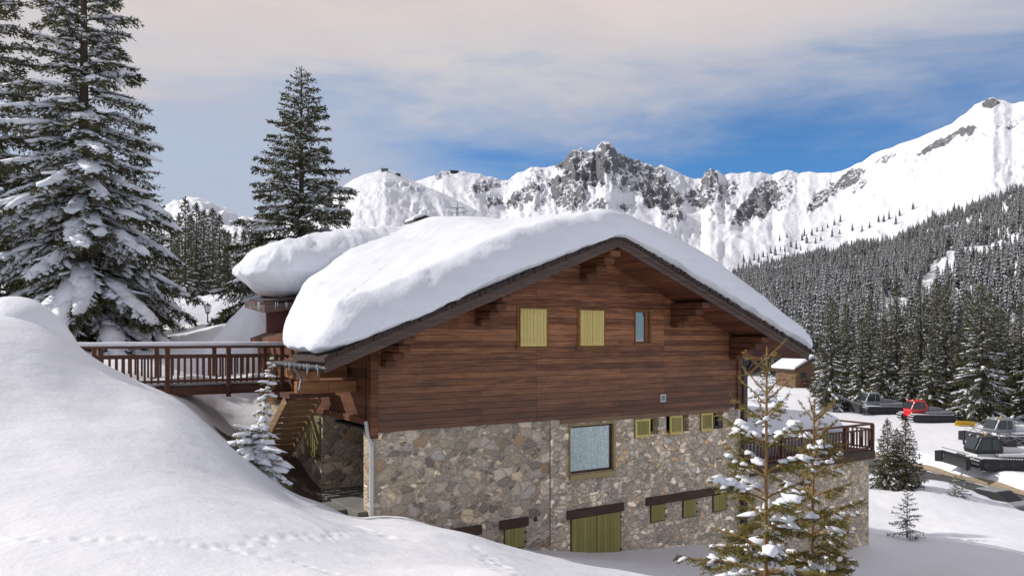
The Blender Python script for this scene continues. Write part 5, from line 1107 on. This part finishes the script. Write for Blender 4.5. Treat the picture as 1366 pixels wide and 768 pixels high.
# car on the road
cy = 49.4; cx = 30.4; cz = -11.08
e = empty('parked_car', (cx, cy, cz), R(25), 'silver car on the road, half hidden by the snow bank', 'car'); Mx = mat_of(e); xf = lambda p: tuple(Mx @ Vector(p))
m = MB(xf); m.prism([(-.85,-2.1,.3),(-.85,2.1,.3),(-.85,2.15,.75),(-.85,1.2,.95),(-.85,-1.7,.98),(-.85,-2.15,.8)], (1.7, 0, 0)); body = m.build('body', M['grey_paint'], e, bevel=.08)
m = MB(xf); m.prism([(-.74,1.15,.96),(-.74,.45,1.42),(-.74,-1.0,1.45),(-.74,-1.75,.98)], (1.48, 0, 0)); cab = m.build('cabin', M['rubber'], e, bevel=.06)
m = MB(xf); m.box(-.66, .66, -.95, .40, 1.44, 1.49); m.build('roof', M['grey_paint'], cab, bevel=.02)
for sx in (-.8, .8):
    for sy in (-1.3, 1.3): m = MB(xf); m.tube((sx-.1,sy,.32),(sx+.1,sy,.32),.32,n=18); w_ = m.build('wheel', M['rubber'], e); m = MB(xf); m.tube((sx-.11,sy,.32),(sx+.11,sy,.32),.19,n=12); m.build('rim', M['steel'], w_)
    m = MB(xf); m.box(sx-.12, sx+.08, 2.1, 2.17, .6, .75); m.build('headlight', M['lamp_glass'], e)
SKYS = .15; SKY_K = .74; CLOUD_K = 4.6; SUN_E = 2.25; EXPO = 0.66; FILL_VEIL = (3.6, 4.1, 4.5)
# ---------------------------------------------------------------- light, sky, camera
scn = bpy.context.scene
SUNAZ = (-.98, .2); EL = 35
saz = math.atan2(SUNAZ[0], SUNAZ[1])
w = bpy.data.worlds.new('World'); scn.world = w; w.use_nodes = True; nt = w.node_tree; N = nt.nodes; L_ = nt.links
bg = N['Background']; sky = N.new('ShaderNodeTexSky'); sky.sky_type = 'NISHITA'; sky.sun_disc = False
sky.sun_elevation = R(EL); sky.sun_rotation = saz; sky.altitude = 1800; sky.air_density = 1.0; sky.dust_density = .3; sky.ozone_density = 2.5
class WT(NT):
    def __init__(s, tree): s.t = tree; s.n = tree.nodes
W = WT(nt)
gen = N.new('ShaderNodeTexCoord').outputs['Generated']
sp = W.N('ShaderNodeSeparateXYZ', {0: gen}).outputs
zz = W.math('MAXIMUM', sp[2], .02)
inv = W.math('DIVIDE', 1.0, W.math('ADD', zz, .10))
pl = W.N('ShaderNodeCombineXYZ', {0: W.math('MULTIPLY', sp[0], inv), 1: W.math('MULTIPLY', sp[1], inv)}).outputs[0]
n1 = W.noise(W.map(pl, (.75, 1.1, 1), rot=(0,0,.35)), 1.0, 7, .55, dist=.5)
n2 = W.noise(W.map(gen, (2.2, 2.2, 9)), 1.6, 6, .6, dist=.3)
nn_ = W.math('SUBTRACT', W.math('ADD', W.math('MULTIPLY', n1, .55), W.math('MULTIPLY', n2, .45)), .5)
# upper stratus: begins about 16 degrees up, lower toward the left
edge = W.math('ADD', W.math('ADD', sp[2], W.math('MULTIPLY', nn_, .42)), W.math('MULTIPLY', sp[0], -.08))
top = W.rng(edge, .17, .345)
left = W.math('MULTIPLY', W.rng(W.math('ADD', sp[0], W.math('MULTIPLY', nn_, -.7)), .10, -.30), .86)
wisps = W.math('MULTIPLY', W.rng(nn_, .0, .16), .38)
cov = W.math('MAXIMUM', W.math('MAXIMUM', top, left), wisps)
warm = W.rng(edge, .26, .42)
CL = 1.0
ccol = W.mix(warm, (.47,.51,.59), (.70,.61,.575))
ccol = W.mix(W.math('MULTIPLY', W.rng(n2, .42, .66), .35), ccol, (.50,.47,.52))
sk = N.new('ShaderNodeVectorMath'); sk.operation = 'SCALE'; L_.new(sky.outputs[0], sk.inputs[0]); sk.inputs['Scale'].default_value = SKY_K
tint = W.mix(1.0, sk.outputs[0], (.30,.54,.72), 'MULTIPLY')
cl = N.new('ShaderNodeVectorMath'); cl.operation = 'SCALE'; L_.new(ccol, cl.inputs[0]); cl.inputs['Scale'].default_value = CLOUD_K
over = W.math('MAXIMUM', W.rng(sp[2], .45, .75), W.rng(sp[1], .3, -.2))       # unseen sky overhead and behind camera: cloud veil added as neutral fill light
cov = W.mix(over, cov, (.62,.62,.62))
ccol = W.mix(over, ccol, FILL_VEIL)
fin = W.mix(cov, tint, cl.outputs[0])
L_.new(fin, bg.inputs['Color']); bg.inputs['Strength'].default_value = SKYS
sd_ = bpy.data.lights.new('sun', 'SUN'); sd_.energy = SUN_E; sd_.angle = R(.53); sd_.color = (1.0, .965, .92)
so = link(bpy.data.objects.new('sun', sd_)); v = Vector((math.sin(saz)*math.cos(R(EL)), math.cos(saz)*math.cos(R(EL)), math.sin(R(EL))))
so.rotation_euler = v.to_track_quat('Z', 'Y').to_euler(); so.location = (-30, 5, 40)
cd = bpy.data.cameras.new('camera'); cam = link(bpy.data.objects.new('camera', cd)); scn.camera = cam
cam.location = (0, 0, 0); cam.rotation_euler = (R(90), 0, 0); cd.sensor_width = 36; cd.lens = 36*F/1366; cd.shift_y = 66/1366; cd.clip_start = .1; cd.clip_end = 30000
scn.view_settings.view_transform = 'Standard'; scn.view_settings.look = 'None'; scn.view_settings.exposure = EXPO; scn.view_settings.gamma = 1
scn.cycles.max_bounces = 6; scn.cycles.diffuse_bounces = 3; scn.cycles.glossy_bounces = 2; scn.cycles.transmission_bounces = 3; scn.cycles.transparent_max_bounces = 6
scn.cycles.use_adaptive_sampling = True
